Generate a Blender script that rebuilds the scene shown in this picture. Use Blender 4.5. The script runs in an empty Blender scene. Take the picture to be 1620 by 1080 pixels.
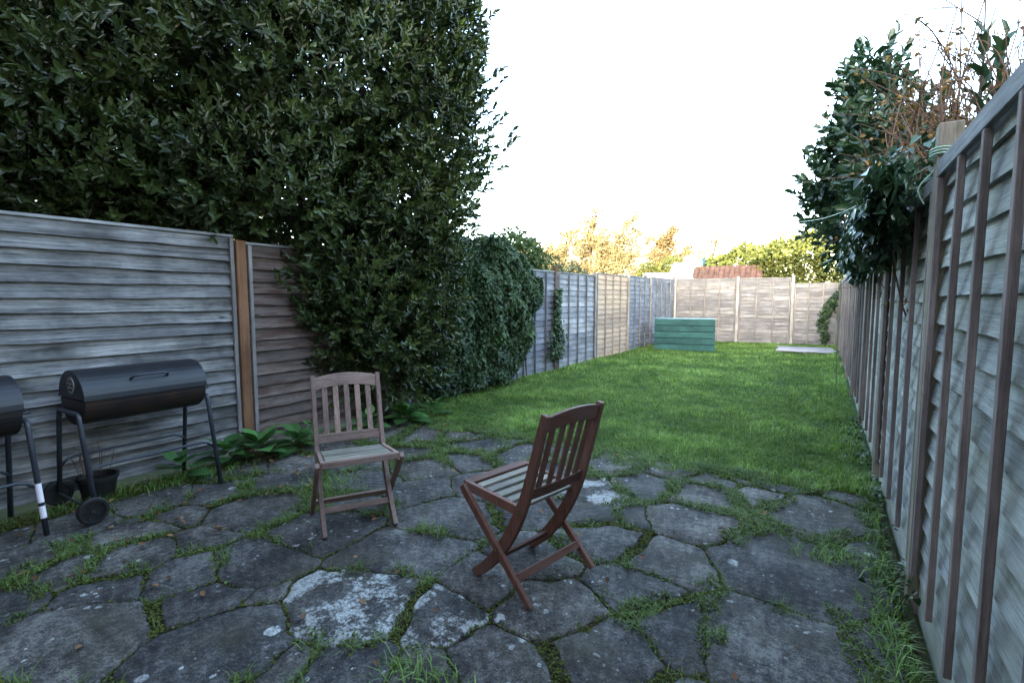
import bpy, math, random
import numpy as np
from mathutils import Vector, Matrix, Quaternion, noise as mnoise
random.seed(7); rng = np.random.default_rng(7)
R = math.radians
scene = bpy.context.scene
col = scene.collection

# ------------------------------------------------------------------ camera
CAM_YAW, CAM_PITCH, CAM_H = 31.49, 4.858, 1.36
cd = bpy.data.cameras.new('camera'); cam = bpy.data.objects.new('camera', cd); col.objects.link(cam)
cd.sensor_width = 36; cd.lens = 800/1620*36; cd.clip_start = .05; cd.clip_end = 600
cam.location = (0, 0, CAM_H); cam.rotation_euler = (R(90-CAM_PITCH), 0, R(CAM_YAW))
scene.camera = cam

# ------------------------------------------------------------------ sky, sun, exposure
SUN_EL = 11.5
SUN_TO = Vector((-.14, 1, -math.tan(R(SUN_EL)))).normalized()      # direction the light travels
w = bpy.data.worlds.new('World'); scene.world = w; w.use_nodes = True
nt = w.node_tree; bg = nt.nodes['Background']
sky = nt.nodes.new('ShaderNodeTexSky'); sky.sky_type = 'NISHITA'; sky.sun_disc = False
sky.sun_elevation = R(SUN_EL); sky.sun_rotation = math.atan2(-SUN_TO.x, -SUN_TO.y)
sky.altitude = 0; sky.air_density = 1.0; sky.dust_density = 3.0; sky.ozone_density = .8
nt.links.new(sky.outputs[0], bg.inputs[0]); bg.inputs[1].default_value = .15
sd = bpy.data.lights.new('sun', 'SUN'); sun = bpy.data.objects.new('sun', sd); col.objects.link(sun)
sd.energy = 2.1; sd.angle = R(.5); sd.color = (1, .86, .62)
sun.rotation_euler = SUN_TO.to_track_quat('-Z', 'Y').to_euler(); sun.location = (3, -20, 12)
scene.view_settings.view_transform = 'Standard'; scene.view_settings.look = 'None'
scene.view_settings.exposure = 3.95; scene.view_settings.gamma = 1

# ------------------------------------------------------------------ helpers
def tag(o, label=None, cat=None, group=None, kind=None):
    if label: o['label'] = label
    if cat: o['category'] = cat
    if group: o['group'] = group
    if kind: o['kind'] = kind
    return o
def link(name, data, parent=None, loc=None, rot=None):
    o = bpy.data.objects.new(name, data); col.objects.link(o)
    if parent: o.parent = parent
    if loc is not None: o.location = loc
    if rot is not None: o.rotation_euler = rot
    return o
def empty(name, loc=(0, 0, 0), rz=0, label=None, cat=None, group=None):
    o = link(name, None, None, loc, (0, 0, rz)); o.empty_display_size = .1
    return tag(o, label, cat, group)
def mesh_np(name, V, F, mat, smooth=False, tint=None):
    """V (n,3); F list of faces, or an (m,k) array of equal faces"""
    me = bpy.data.meshes.new(name)
    V = np.asarray(V, dtype=np.float32)
    if isinstance(F, np.ndarray):
        m, k = F.shape
        me.vertices.add(len(V)); me.vertices.foreach_set('co', V.ravel())
        me.loops.add(m*k); me.loops.foreach_set('vertex_index', F.astype(np.int32).ravel())
        me.polygons.add(m); me.polygons.foreach_set('loop_start', np.arange(0, m*k, k, dtype=np.int32))
        me.update(calc_edges=True)
    else:
        me.from_pydata(V.tolist(), [], F); me.update()
    if smooth: me.polygons.foreach_set('use_smooth', np.ones(len(me.polygons), dtype=bool))
    if tint is not None:
        a = me.attributes.new('tint', 'FLOAT', 'POINT'); a.data.foreach_set('value', np.asarray(tint, dtype=np.float32))
    me.materials.append(mat)
    return me
class MB:
    def __init__(s): s.v = []; s.f = []
    def add(s, V, F):
        b = len(s.v); s.v += [tuple(p) for p in V]; s.f += [[i+b for i in q] for q in F]; return s
    def box(s, c, d, rot=None, bev=0):
        x, y, z = d[0]/2, d[1]/2, d[2]/2
        P = [Vector((a, b, e)) for a in (-x, x) for b in (-y, y) for e in (-z, z)]
        if rot is not None: P = [rot @ p for p in P]
        c = Vector(c); P = [p+c for p in P]
        return s.add(P, [(0, 1, 3, 2), (4, 6, 7, 5), (0, 4, 5, 1), (2, 3, 7, 6), (0, 2, 6, 4), (1, 5, 7, 3)])
    def loft(s, rings, cap=True, closed=False):
        n = len(rings[0]); V = [p for r in rings for p in r]; F = []
        m = len(rings)
        for i in range(m if closed else m-1):
            a, b = i*n, ((i+1) % m)*n
            for j in range(n): F.append((a+j, a+(j+1) % n, b+(j+1) % n, b+j))
        if cap and not closed:
            F.append(tuple(range(n-1, -1, -1))); F.append(tuple(range((m-1)*n, m*n)))
        return s.add(V, F)
    def tube(s, pts, r, n=10, cap=True):
        pts = [Vector(p) for p in pts]; rings = []; prev = None
        for i, p in enumerate(pts):
            t = (pts[min(i+1, len(pts)-1)]-pts[max(i-1, 0)]).normalized()
            if prev is None:
                a = Vector((0, 0, 1)) if abs(t.z) < .9 else Vector((1, 0, 0)); u = t.cross(a).normalized()
            else: u = (prev-t*prev.dot(t)).normalized()
            prev = u; q = t.cross(u); rr = r[i] if isinstance(r, (list, tuple)) else r
            rings.append([p+(u*math.cos(k*2*math.pi/n)+q*math.sin(k*2*math.pi/n))*rr for k in range(n)])
        return s.loft(rings, cap)
    def bar(s, pts, wd, th, side):
        """rectangular bar swept along pts in a plane; side = unit vector normal to that plane (thickness th), wd in plane"""
        pts = [Vector(p) for p in pts]; side = Vector(side); rings = []
        for i, p in enumerate(pts):
            t = (pts[min(i+1, len(pts)-1)]-pts[max(i-1, 0)]).normalized(); u = side.cross(t).normalized()
            a = (wd[i] if isinstance(wd, (list, tuple)) else wd)/2
            rings.append([p+u*a+side*th/2, p-u*a+side*th/2, p-u*a-side*th/2, p+u*a-side*th/2])
        return s.loft(rings)
    def cyl(s, a, b, r, n=16): return s.tube([a, b], r, n)
    def mesh(s, name, mat, smooth=False): return mesh_np(name, s.v, s.f, mat, smooth)
    def build(s, name, mat, parent=None, smooth=False, bevel=0, loc=None):
        o = link(name, s.mesh(name, mat, smooth), parent, loc)
        if bevel:
            m = o.modifiers.new('bevel', 'BEVEL'); m.width = bevel; m.segments = 2; m.limit_method = 'ANGLE'; m.angle_limit = R(40)
        if smooth == 'auto' or bevel: pass
        return o
def copy_tree(o, parent=None):
    c = o.copy(); col.objects.link(c)
    if parent: c.parent = parent
    for ch in list(o.children): copy_tree(ch, c)
    return c

# ------------------------------------------------------------------ materials
class NT:
    def __init__(s, name):
        s.m = bpy.data.materials.new(name); s.m.use_nodes = True; s.t = s.m.node_tree; s.n = s.t.nodes
        s.b = s.n['Principled BSDF']; s.out = s.n['Material Output']
    def node(s, typ, **kw):
        n = s.n.new('ShaderNode'+typ)
        for k, v in kw.items(): setattr(n, k, v)
        return n
    def l(s, a, b): s.t.links.new(a, b)
    def coord(s, scale=(1, 1, 1), kind='Object', rand=True, rotz=0):
        tc = s.node('TexCoord'); mp = s.node('Mapping'); mp.inputs['Scale'].default_value = scale; mp.inputs['Rotation'].default_value = (0, 0, rotz)
        if rand:
            oi = s.node('ObjectInfo'); va = s.node('VectorMath', operation='MULTIPLY_ADD')
            cb = s.node('CombineXYZ'); s.l(oi.outputs['Random'], cb.inputs[0]); s.l(oi.outputs['Random'], cb.inputs[1]); s.l(oi.outputs['Random'], cb.inputs[2])
            va.inputs[1].default_value = (37, 53, 71); s.l(cb.outputs[0], va.inputs[0]); s.l(tc.outputs[kind], va.inputs[2]); s.l(va.outputs[0], mp.inputs[0])
        else: s.l(tc.outputs[kind], mp.inputs[0])
        return mp.outputs[0]
    def noise(s, vec, scale, detail=4, rough=.6, dist=0):
        n = s.node('TexNoise'); n.inputs['Scale'].default_value = scale; n.inputs['Detail'].default_value = detail
        n.inputs['Roughness'].default_value = rough; n.inputs['Distortion'].default_value = dist; s.l(vec, n.inputs['Vector']); return n.outputs['Fac']
    def ramp(s, fac, stops, interp='LINEAR'):
        r = s.node('ValToRGB'); r.color_ramp.interpolation = interp; e = r.color_ramp.elements
        while len(e) < len(stops): e.new(.5)
        for el, (p, c) in zip(e, stops): el.position = p; el.color = (*c, 1) if len(c) == 3 else c
        s.l(fac, r.inputs[0]); return r.outputs[0]
    def mix(s, fac, a, b, mode='MIX'):
        n = s.node('Mix', data_type='RGBA', blend_type=mode)
        for sock, v in ((n.inputs[0], fac), (n.inputs[6], a), (n.inputs[7], b)):
            if isinstance(v, (int, float)): sock.default_value = v
            elif isinstance(v, tuple): sock.default_value = (*v, 1)
            else: s.l(v, sock)
        return n.outputs[2]
    def math(s, op, a, b=0., c=None):
        n = s.node('Math', operation=op); n.use_clamp = False
        for i, v in enumerate((a, b) if c is None else (a, b, c)):
            if isinstance(v, (int, float)): n.inputs[i].default_value = v
            else: s.l(v, n.inputs[i])
        return n.outputs[0]
    def bump(s, h, strength=.3, dist=.01):
        b = s.node('Bump'); b.inputs['Strength'].default_value = strength; b.inputs['Distance'].default_value = dist
        s.l(h, b.inputs['Height']); s.l(b.outputs[0], s.b.inputs['Normal'])
    def rand(s):
        return s.node('ObjectInfo').outputs['Random']
    def done(s, colr, rough=.8, spec=.3):
        if isinstance(colr, tuple): s.b.inputs['Base Color'].default_value = (*colr, 1)
        else: s.l(colr, s.b.inputs['Base Color'])
        if isinstance(rough, (int, float)): s.b.inputs['Roughness'].default_value = rough
        else: s.l(rough, s.b.inputs['Roughness'])
        s.b.inputs['Specular IOR Level'].default_value = spec
        return s.m

def wood(name, dark, light, axis='X', tintc=None, tint_amt=0., knots=True, stain=None, rough=.85, grain=1., var=.35):
    n = NT(name); sc = {'X': (.32, 11, 11), 'Y': (11, .32, 11), 'Z': (11, 11, .4)}[axis]
    v = n.coord(sc); v1 = n.coord((1, 1, 1))
    g = n.noise(v, 5*grain, 8, .72, .35); g2 = n.noise(v, 34*grain, 5, .75)
    big = n.noise(v1, 2.2, 4, .6)
    f = n.math('ADD', n.math('MULTIPLY', g, .52), n.math('MULTIPLY', g2, .48))
    c = n.ramp(f, [(.39, dark), (.50, tuple(.45*a+.55*b for a, b in zip(dark, light))), (.60, light)])
    blot = n.ramp(big, [(.33, (1-var,)*3), (.66, (1+var*.5,)*3)])
    c = n.mix(1., c, blot, 'MULTIPLY')
    rv = n.ramp(n.rand(), [(0, (.72, .72, .74)), (.5, (1, 1, 1)), (1, (1.2, 1.17, 1.1))])
    c = n.mix(.8, c, rv, 'MULTIPLY')
    if knots:
        kv = n.coord({'X': (1, 3, 3), 'Y': (3, 1, 3), 'Z': (3, 3, 1)}[axis]); vo = n.node('TexVoronoi'); vo.inputs['Scale'].default_value = 2.3; n.l(kv, vo.inputs['Vector'])
        k = n.ramp(vo.outputs['Distance'], [(.035, (1, 1, 1)), (.12, (0, 0, 0))]); c = n.mix(n.math('MULTIPLY', k, .85), c, tuple(x*.35 for x in dark))
    if tintc:
        tn = n.ramp(n.noise(v1, 3.1, 5, .65), [(.42, (0, 0, 0)), (.66, (1, 1, 1))])
        c = n.mix(n.math('MULTIPLY', tn, tint_amt), c, tintc)
    if stain:
        tn = n.ramp(n.noise(n.coord({'X': (.6, 5, 5), 'Z': (5, 5, .6), 'Y': (5, .6, 5)}[axis]), 3.3, 5, .7), [(.5, (0, 0, 0)), (.6, (1, 1, 1))]); c = n.mix(n.math('MULTIPLY', tn, .75), c, stain)
    n.bump(n.math('ADD', f, n.math('MULTIPLY', big, .3)), .55, .006)
    return n.done(c, rough, .2)
M = {}
M['board_left'] = wood('weathered grey lap boards', (.040, .039, .040), (.285, .282, .280), var=.65)
M['board_brown'] = wood('grey boards with brown stain left', (.07, .050, .043), (.21, .172, .155), stain=(.070, .034, .024))
M['board_far'] = wood('dark blue grey boards', (.10, .112, .135), (.27, .29, .33))
M['board_pale'] = wood('pale grey boards', (.19, .20, .22), (.40, .41, .43))
M['board_tan'] = wood('newer tan boards', (.30, .225, .165), (.50, .40, .32), var=.15)
M['board_back'] = wood('dusty grey boards', (.125, .127, .134), (.30, .303, .312), stain=(.12, .117, .12))
M['board_right'] = wood('pale grey green boards', (.17, .19, .185), (.48, .51, .485), tintc=(.27, .29, .21), tint_amt=.6, var=.4)
M['batten'] = wood('brown grey batten', (.12, .10, .095), (.28, .24, .23), 'Z', knots=False)
M['batten_blue'] = wood('dark grey batten', (.075, .078, .09), (.16, .165, .18), 'Z', knots=False)
M['batten_tan'] = wood('tan batten', (.24, .16, .10), (.36, .27, .19), 'Z', knots=False)
M['batten_pale'] = wood('pale batten', (.16, .15, .145), (.29, .275, .265), 'Z', knots=False)
M['post'] = wood('weathered post', (.15, .125, .10), (.33, .29, .24), 'Z', tintc=(.17, .19, .11), tint_amt=.5)
M['post_brown'] = wood('red brown post', (.11, .055, .032), (.22, .115, .065), 'Z', knots=False)
M['post_grey'] = wood('grey post', (.18, .18, .185), (.36, .36, .36), 'Z')
M['rail'] = wood('grey rail', (.15, .155, .16), (.34, .35, .355))
M['gravel_board'] = wood('pale base board', (.26, .26, .24), (.46, .46, .42), tintc=(.22, .26, .16), tint_amt=.6)
M['chair_red'] = wood('red brown stained hardwood', (.085, .039, .027), (.22, .108, .076), 'Z', knots=False, rough=.6, grain=1.6, var=.25, tintc=(.17, .12, .105), tint_amt=.55)
M['chair_red_x'] = wood('red brown stained hardwood rails', (.076, .036, .026), (.19, .096, .070), 'X', knots=False, rough=.6, grain=1.6, var=.25, tintc=(.15, .105, .095), tint_amt=.5)
M['chair_pink'] = wood('silvered pinkish hardwood', (.14, .090, .072), (.36, .265, .22), 'Z', knots=False, rough=.75, grain=1.6, var=.3)
M['chair_pink_x'] = wood('silvered pinkish hardwood rails', (.13, .085, .068), (.34, .25, .21), 'X', knots=False, rough=.75, grain=1.6, var=.3)
M['slat_grey'] = wood('silver grey seat slats', (.15, .137, .112), (.32, .30, .255), 'X', knots=False, rough=.8, grain=1.6, tintc=(.20, .23, .17), tint_amt=.4)
M['plank_grey'] = wood('silvered planks', (.20, .20, .22), (.40, .40, .43))

def plain(name, c, rough=.5, spec=.5, metal=0, noise_amt=.2, nscale=8, bump=0):
    n = NT(name); v = n.coord(); f = n.noise(v, nscale, 5, .65)
    cc = n.ramp(f, [(.3, tuple(x*(1-noise_amt) for x in c)), (.7, tuple(min(1, x*(1+noise_amt)) for x in c))])
    n.b.inputs['Metallic'].default_value = metal
    if bump: n.bump(n.noise(v, nscale*6, 3), bump, .003)
    return n.done(cc, rough, spec)
M['black_enamel'] = plain('black enamel', (.012, .013, .016), .42, .5, noise_amt=.3)
def rusty():
    n = NT('black enamel with heat rust'); v = n.coord((1, 1, 1)); f = n.noise(v, 5, 6, .7)
    c = n.ramp(f, [(.42, (.010, .010, .011)), (.68, (.040, .018, .011))]); return n.done(c, .5, .45)
M['black_rust'] = rusty()
M['slate_tube'] = plain('slate blue painted steel', (.030, .036, .048), .4, .5, noise_amt=.25)
M['rubber'] = plain('black plastic wheel', (.010, .010, .011), .6, .4)
M['vent_metal'] = plain('dull zinc', (.22, .23, .22), .5, .5, 0)
M['sticker'] = plain('white label paper', (.75, .70, .76), .5, .3, noise_amt=.05)
M['brass'] = plain('dull brass', (.28, .21, .10), .35, .5, .9)
M['teal'] = wood('teal painted board', (.018, .068, .066), (.040, .118, .115), 'X', knots=False, rough=.6, tintc=(.06, .18, .175), tint_amt=.35, var=.2)
M['plastic_clear'] = plain('pale plastic', (.16, .30, .30), .25, .5, noise_amt=.08)
M['black_pot'] = plain('black plastic pot', (.010, .010, .010), .5, .4)
M['cord'] = plain('pale green plastic cord', (.32, .50, .36), .45, .4, noise_amt=.1)
M['cord_dark'] = plain('green garden wire', (.09, .17, .09), .5, .4)
M['brick'] = plain('brick', (.26, .14, .10), .9, .2, nscale=3)
M['slate_roof'] = plain('slate roof', (.10, .10, .11), .8, .3)
M['bark'] = plain('bark', (.065, .052, .042), .9, .2, noise_amt=.45, nscale=14, bump=.4)
M['bark_pale'] = plain('pale bark', (.13, .095, .062), .9, .2, noise_amt=.35, nscale=9)
M['twig'] = plain('brown twig', (.16, .105, .075), .85, .2, noise_amt=.3)
M['blue_cloth'] = plain('blue cloth', (.03, .12, .20), .8, .2)
M['cream_roof'] = plain('cream felt roof', (.46, .42, .30), .85, .2, noise_amt=.08)
M['white_wall'] = plain('white boarding', (.62, .58, .52), .8, .2, noise_amt=.06)
M['grey_roof'] = plain('grey sheet roof', (.30, .33, .37), .6, .3, noise_amt=.1)
M['tile'] = plain('red clay tile', (.12, .072, .058), .85, .2, noise_amt=.4, nscale=4)
M['aerial'] = plain('grey aluminium', (.10, .10, .14), .5, .5, .5)

def leafmat(name, dark, light, rough=.38, trans=.2, spec=.5, back=None):
    n = NT(name); at = n.node('Attribute'); at.attribute_name = 'tint'
    c = n.ramp(at.outputs['Fac'], [(0, dark), (.8, light), (1, tuple(min(1, x*1.5) for x in light))])
    n.done(c, rough, spec)
    if trans:
        tr = n.node('BsdfTranslucent'); n.l(n.mix(1., c, (1.0, 1.1, .5), 'MULTIPLY'), tr.inputs[0]); ms = n.node('MixShader'); ms.inputs[0].default_value = trans
        n.l(n.b.outputs[0], ms.inputs[1]); n.l(tr.outputs[0], ms.inputs[2]); n.l(ms.outputs[0], n.out.inputs[0])
    return n.m
M['bay'] = leafmat('bay leaf', (.014, .028, .011), (.058, .088, .024), .36, .15)
M['ivy'] = leafmat('ivy leaf', (.012, .030, .012), (.042, .080, .030), .5, .1, .3)
M['laurel'] = leafmat('laurel leaf', (.018, .045, .026), (.05, .10, .052), .32, .12)
M['hosta'] = leafmat('broad green leaf', (.030, .085, .022), (.06, .15, .04), .42, .15)
M['grass'] = leafmat('grass blade', (.056, .120, .018), (.185, .30, .072), .55, .25, .3)
M['weed'] = leafmat('joint grass', (.045, .080, .018), (.13, .20, .05), .6, .2, .3)
M['moss'] = leafmat('moss', (.035, .050, .012), (.085, .10, .022), .9, 0, .1)
M['dry_leaf'] = leafmat('dead leaf', (.07, .035, .02), (.22, .12, .06), .8, .1, .2)
M['hedge'] = leafmat('hedge leaf', (.050, .070, .020), (.115, .132, .038), .6, .2, .2)
M['yellow_leaf'] = leafmat('yellowing foliage', (.12, .100, .052), (.26, .22, .12), .7, .25, .2)
M['orange_leaf'] = leafmat('russet foliage', (.10, .078, .042), (.22, .17, .095), .7, .25, .2)
M['green_leaf'] = leafmat('green foliage', (.035, .065, .022), (.085, .13, .045), .55, .2, .3)
M['grey_leaf'] = leafmat('dull grey green foliage', (.055, .075, .045), (.10, .125, .075), .7, .15, .2)
M['twig_leaf'] = leafmat('dry brown leaflet', (.12, .065, .03), (.28, .17, .07), .8, .2, .2)

def stone_mat(name, lichen):
    n = NT(name); tc = n.node('TexCoord'); v = n.coord((1, 1, 1), rand=False)       # object coordinates = patio coordinates
    a = n.noise(v, 3.2, 6, .65); b = n.noise(v, 26, 6, .75); d = n.noise(v, 140, 3, .7)
    f = n.math('ADD', n.math('ADD', n.math('MULTIPLY', a, .34), n.math('MULTIPLY', b, .38)), n.math('MULTIPLY', d, .28))
    c = n.ramp(f, [(.425, (.015, .0145, .014)), (.50, (.055, .0535, .051)), (.575, (.155, .150, .139))])
    rv = n.ramp(n.rand(), [(0, (.68, .69, .72)), (.5, (1, 1, 1)), (1, (1.3, 1.26, 1.2))]); c = n.mix(1., c, rv, 'MULTIPLY')
    # brown/green grime patches
    g = n.ramp(n.noise(v, 2.1, 5, .7), [(.5, (0, 0, 0)), (.68, (1, 1, 1))]); c = n.mix(n.math('MULTIPLY', g, .62), c, (.050, .045, .026))
    # pale crusty lichen: blotches with ragged rims and fine flecks
    warp = n.node('VectorMath', operation='ADD'); nz = n.node('TexNoise'); nz.inputs['Scale'].default_value = 18; nz.inputs['Detail'].default_value = 4; n.l(v, nz.inputs['Vector'])
    sc = n.node('VectorMath', operation='SCALE'); sc.inputs['Scale'].default_value = .06; n.l(nz.outputs['Color'], sc.inputs[0]); n.l(v, warp.inputs[0]); n.l(sc.outputs[0], warp.inputs[1])
    vo = n.node('TexVoronoi'); vo.inputs['Scale'].default_value = 6.5; n.l(warp.outputs[0], vo.inputs['Vector'])
    sep = n.node('SeparateColor'); n.l(vo.outputs['Color'], sep.inputs[0])
    size = n.math('MULTIPLY', n.math('POWER', sep.outputs[0], 7.), .27)
    spot = n.ramp(n.math('SUBTRACT', size, vo.outputs['Distance']), [(0, (0, 0, 0)), (.05, (1, 1, 1))])
    vo2 = n.node('TexVoronoi'); vo2.inputs['Scale'].default_value = 30; n.l(warp.outputs[0], vo2.inputs['Vector'])
    sep2 = n.node('SeparateColor'); n.l(vo2.outputs['Color'], sep2.inputs[0])
    msk = n.ramp(n.noise(v, 1.7, 3, .6), [(.47, (0, 0, 0)), (.62, (1, 1, 1))])
    spot2 = n.math('MULTIPLY', n.math('LESS_THAN', vo2.outputs['Distance'], n.math('MULTIPLY', n.math('POWER', sep2.outputs[1], 4.), .42)), msk)
    sp = n.math('MAXIMUM', spot, spot2)
    if lichen:
        big = n.ramp(n.math('ADD', n.math('MULTIPLY', n.noise(v, 5.5, 3, .5), .7), n.math('MULTIPLY', n.noise(v, 40, 4, .7), .35)), [(.51, (0, 0, 0)), (.57, (1, 1, 1))])
        sp = n.math('MAXIMUM', sp, n.math('MULTIPLY', big, lichen))
    sp = n.math('MULTIPLY', n.math('MULTIPLY', sp, n.ramp(b, [(.34, (.15, .15, .15)), (.52, (1, 1, 1))])), n.ramp(d, [(.38, (.35, .35, .35)), (.55, (1, 1, 1))]))
    c = n.mix(n.math('MULTIPLY', sp, .9), c, (.52, .55, .53))
    n.bump(n.math('ADD', n.math('ADD', n.math('MULTIPLY', b, .6), n.math('MULTIPLY', d, .35)), n.math('MULTIPLY', sp, .12)), .8, .012)
    return n.done(c, .82, .3)
M['stone'] = stone_mat('dark weathered flagstone', 0)
M['stone_lichen'] = stone_mat('flagstone crusted with white lichen', .95)
def soil(name, a, b, s=20):
    n = NT(name); v = n.coord(rand=False); f = n.math('ADD', n.math('MULTIPLY', n.noise(v, s, 6, .7), .6), n.math('MULTIPLY', n.noise(v, 2.2, 4, .6), .4))
    n.bump(n.noise(v, s*2, 5, .7), .9, .02); return n.done(n.ramp(f, [(.36, a), (.62, b)]), .95, .1)
M['soil'] = soil('mossy joint soil', (.022, .020, .013), (.055, .054, .024))
M['lawn'] = soil('lawn soil and thatch', (.020, .045, .010), (.050, .095, .020), 9)
M['ground'] = soil('rough ground', (.030, .045, .015), (.060, .075, .028), 2)

# ------------------------------------------------------------------ ground
def sheet(name, x0, x1, y0, y1, z, mat, nx=1, ny=1, amp=0):
    xs = np.linspace(x0, x1, nx+1); ys = np.linspace(y0, y1, ny+1); V = []; F = []
    for y in ys:
        for x in xs: V.append((x, y, z+(amp*(mnoise.noise((x*.9, y*.9, 0))) if amp else 0)))
    for j in range(ny):
        for i in range(nx): a = j*(nx+1)+i; F.append((a, a+1, a+nx+2, a+nx+1))
    return tag(link(name, mesh_np(name, V, F, mat, True)), kind='structure')
sheet('ground', -160, 160, -60, 280, -.05, M['ground'])
patio = sheet('patio', -4.34, .40, -1.5, 4.35, -.0125, M['soil'], 40, 50, .006)
def lawn_h(x, y): return .012*mnoise.noise((x*.8, y*.8, 3.))
sheet('lawn', -4.32, .42, 4.12, 17.2, -.006, M['lawn'], 40, 100, .016)

# flagstones: crazy paving, cells of a power diagram round measured stone centres
SEEDS = [(-1.71, 1.48, 1.4), (-1.87, 1.93, 1.3), (-1.35, 1.64, 1), (-1.33, 1.87, 0.9), (-1.17, 1.65, 0.45), (-1.01, 1.65, 0.45), (-0.96, 1.5, 1.1), (-0.94, 1.91, 1.2), (-0.67, 1.74, 1.2), (-0.68, 2.22, 1), (-0.73, 2.57, 0.5), (-1.0, 2.63, 1), (-1.17, 2.25, 0.8), (-1.44, 1.15, 0.9), (-1.26, 1.22, 0.5), (-1.11, 1.32, 0.8), (-0.53, 2.02, 0.35), (-0.62, 3.08, 1), (-0.61, 2.59, 1.1), (-0.42, 2.05, 1.2), (-0.14, 2.1, 1.6), (-0.09, 2.81, 1.8), (0.06, 3.62, 1.5), (-0.65, 3.6, 0.9), (-0.29, 3.77, 0.7), (-1.08, 3.56, 0.9), (-0.63, 3.91, 0.6), (-0.99, 4.0, 0.6), (-0.44, 4.11, 0.4), (-0.24, 4.07, 0.4), (0.26, 4.07, 0.5), (0.34, 3.36, 0.7), (0.08, 1.75, 1), (-0.94, 2.95, 0.5), (0.31, 2.36, 0.5), (-3.07, 1.84, 1.3), (-2.94, 1.42, 0.8), (-3.03, 1.14, 1), (-3.19, 0.88, 0.8), (-3.5, 0.78, 0.9), (-2.48, 1.47, 1.1), (-2.62, 1.2, 1.0), (-2.81, 0.93, 0.9), (-2.35, 1.1, 1), (-2.49, 1.88, 1.2), (-3.1, 0.62, 0.9), (-2.5, 0.66, 1.6), (-2.15, 1.2, 0.5), (-1.95, 0.95, 1.5), (-2.02, .66, 0.6), (-2.4, 0.4, 1), (-1.62, 1.05, 0.8), (-3.56, 1.89, 0.9), (-3.4, 2.17, 0.9), (-2.67, 3.75, 0.9), (-2.17, 3.67, 0.9), (-2.68, 3.0, 0.8), (-2.5, 3.36, 0.7), (-3.3, 3.63, 0.7), (-1.43, 3.85, 0.9), (-2.84, 2.53, 1), (-2.33, 2.61, 1), (-1.36, 3.26, 1), (-1.22, 2.89, 0.8), (-1.98, 2.42, 1.2), (-2.06, 2.92, 0.8), (-2.6, 2.21, 0.7), (-1.78, 3.45, 0.8), (-1.54, 2.84, 0.9), (-3.6, 2.56, 0.8), (-3.3, 2.85, 0.8), (-3.1, 3.25, 0.7), (-3.36, 1.25, 0.8), (-3.72, 1.55, 0.8), (-3.75, 1.15, 0.8), (-3.42, 1.56, 0.7), (-3.89, 0.8, 0.8), (-3.9, 2.2, 0.7), (-0.77, 1.38, 0.8), (-0.29, 1.62, 0.9), (-0.5, 1.5, 0.6), (-2.95, 3.95, .6), (-1.9, 3.98, .6), (-3.75, 3.0, .8), (-3.65, 3.5, .8)]
for gx_ in np.arange(-4.0, .5, .52):
    for gy_ in np.arange(-1.3, 1.6, .5):
        x, y = gx_+random.uniform(-.15, .15), gy_+random.uniform(-.15, .15)
        if min((x-s[0])**2+(y-s[1])**2 for s in SEEDS) > .2: SEEDS.append((x, y, random.uniform(.7, 1.2)))
def clip(poly, nx, ny, c):
    out = []
    for i in range(len(poly)):
        a, b = poly[i], poly[(i+1) % len(poly)]; da, db = a[0]*nx+a[1]*ny-c, b[0]*nx+b[1]*ny-c
        if da <= 0: out.append(a)
        if da*db < 0: t = da/(da-db); out.append((a[0]+(b[0]-a[0])*t, a[1]+(b[1]-a[1])*t))
    return out
STONES = []
for i, (sx, sy, sw) in enumerate(SEEDS):
    yb = 4.16+.06*math.sin(sx*3.1)
    poly = [(-4.02, -1.45), (.33, -1.45), (.33, yb), (-4.02, yb)]
    for j, (tx, ty, tw) in enumerate(SEEDS):
        if j == i: continue
        dx, dy = tx-sx, ty-sy; d = math.hypot(dx, dy)
        if d > 1.8: continue
        rr = random.Random(min(i, j)*1000+max(i, j)).random()
        gap = .002+.005*rr+(.022 if rr > .82 else 0)+(.014 if sy > 3.3 else 0)
        c = (tx*tx+ty*ty-sx*sx-sy*sy-(tw-sw)*.10)/2/d
        poly = clip(poly, dx/d, dy/d, c-gap)
        if len(poly) < 3: break
    if len(poly) < 3: continue
    # round the corners, then roughen the outline
    q = []
    for k in range(len(poly)):
        a, b = Vector(poly[k]), Vector(poly[(k+1) % len(poly)]); L = (b-a).length
        if L < 1e-4: continue
        t = min(.3, .012/L); q += [a.lerp(b, t), a.lerp(b, 1-t)]
    pts = []
    for k in range(len(q)):
        a, b = q[k], q[(k+1) % len(q)]; m = max(1, int((b-a).length/.03))
        for s in range(m): pts.append(a.lerp(b, s/m))
    c = sum(pts, Vector((0, 0)))/len(pts); out = []
    for p in pts:
        d = Vector((0, 0))
        for fq, am in ((2.6, .045), (7., .022), (20, .010)): d += am*Vector((mnoise.noise((p.x*fq, p.y*fq, fq)), mnoise.noise((p.x*fq+31, p.y*fq, fq))))
        chip = mnoise.noise((p.x*38, p.y*38, i))*.006-max(0, mnoise.noise((p.x*9, p.y*9, i*1.7))-.35)*.05
        out.append(p+d+(p-c).normalized()*chip)
    STONES.append((np.array([tuple(p) for p in out]), c, i))
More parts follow.
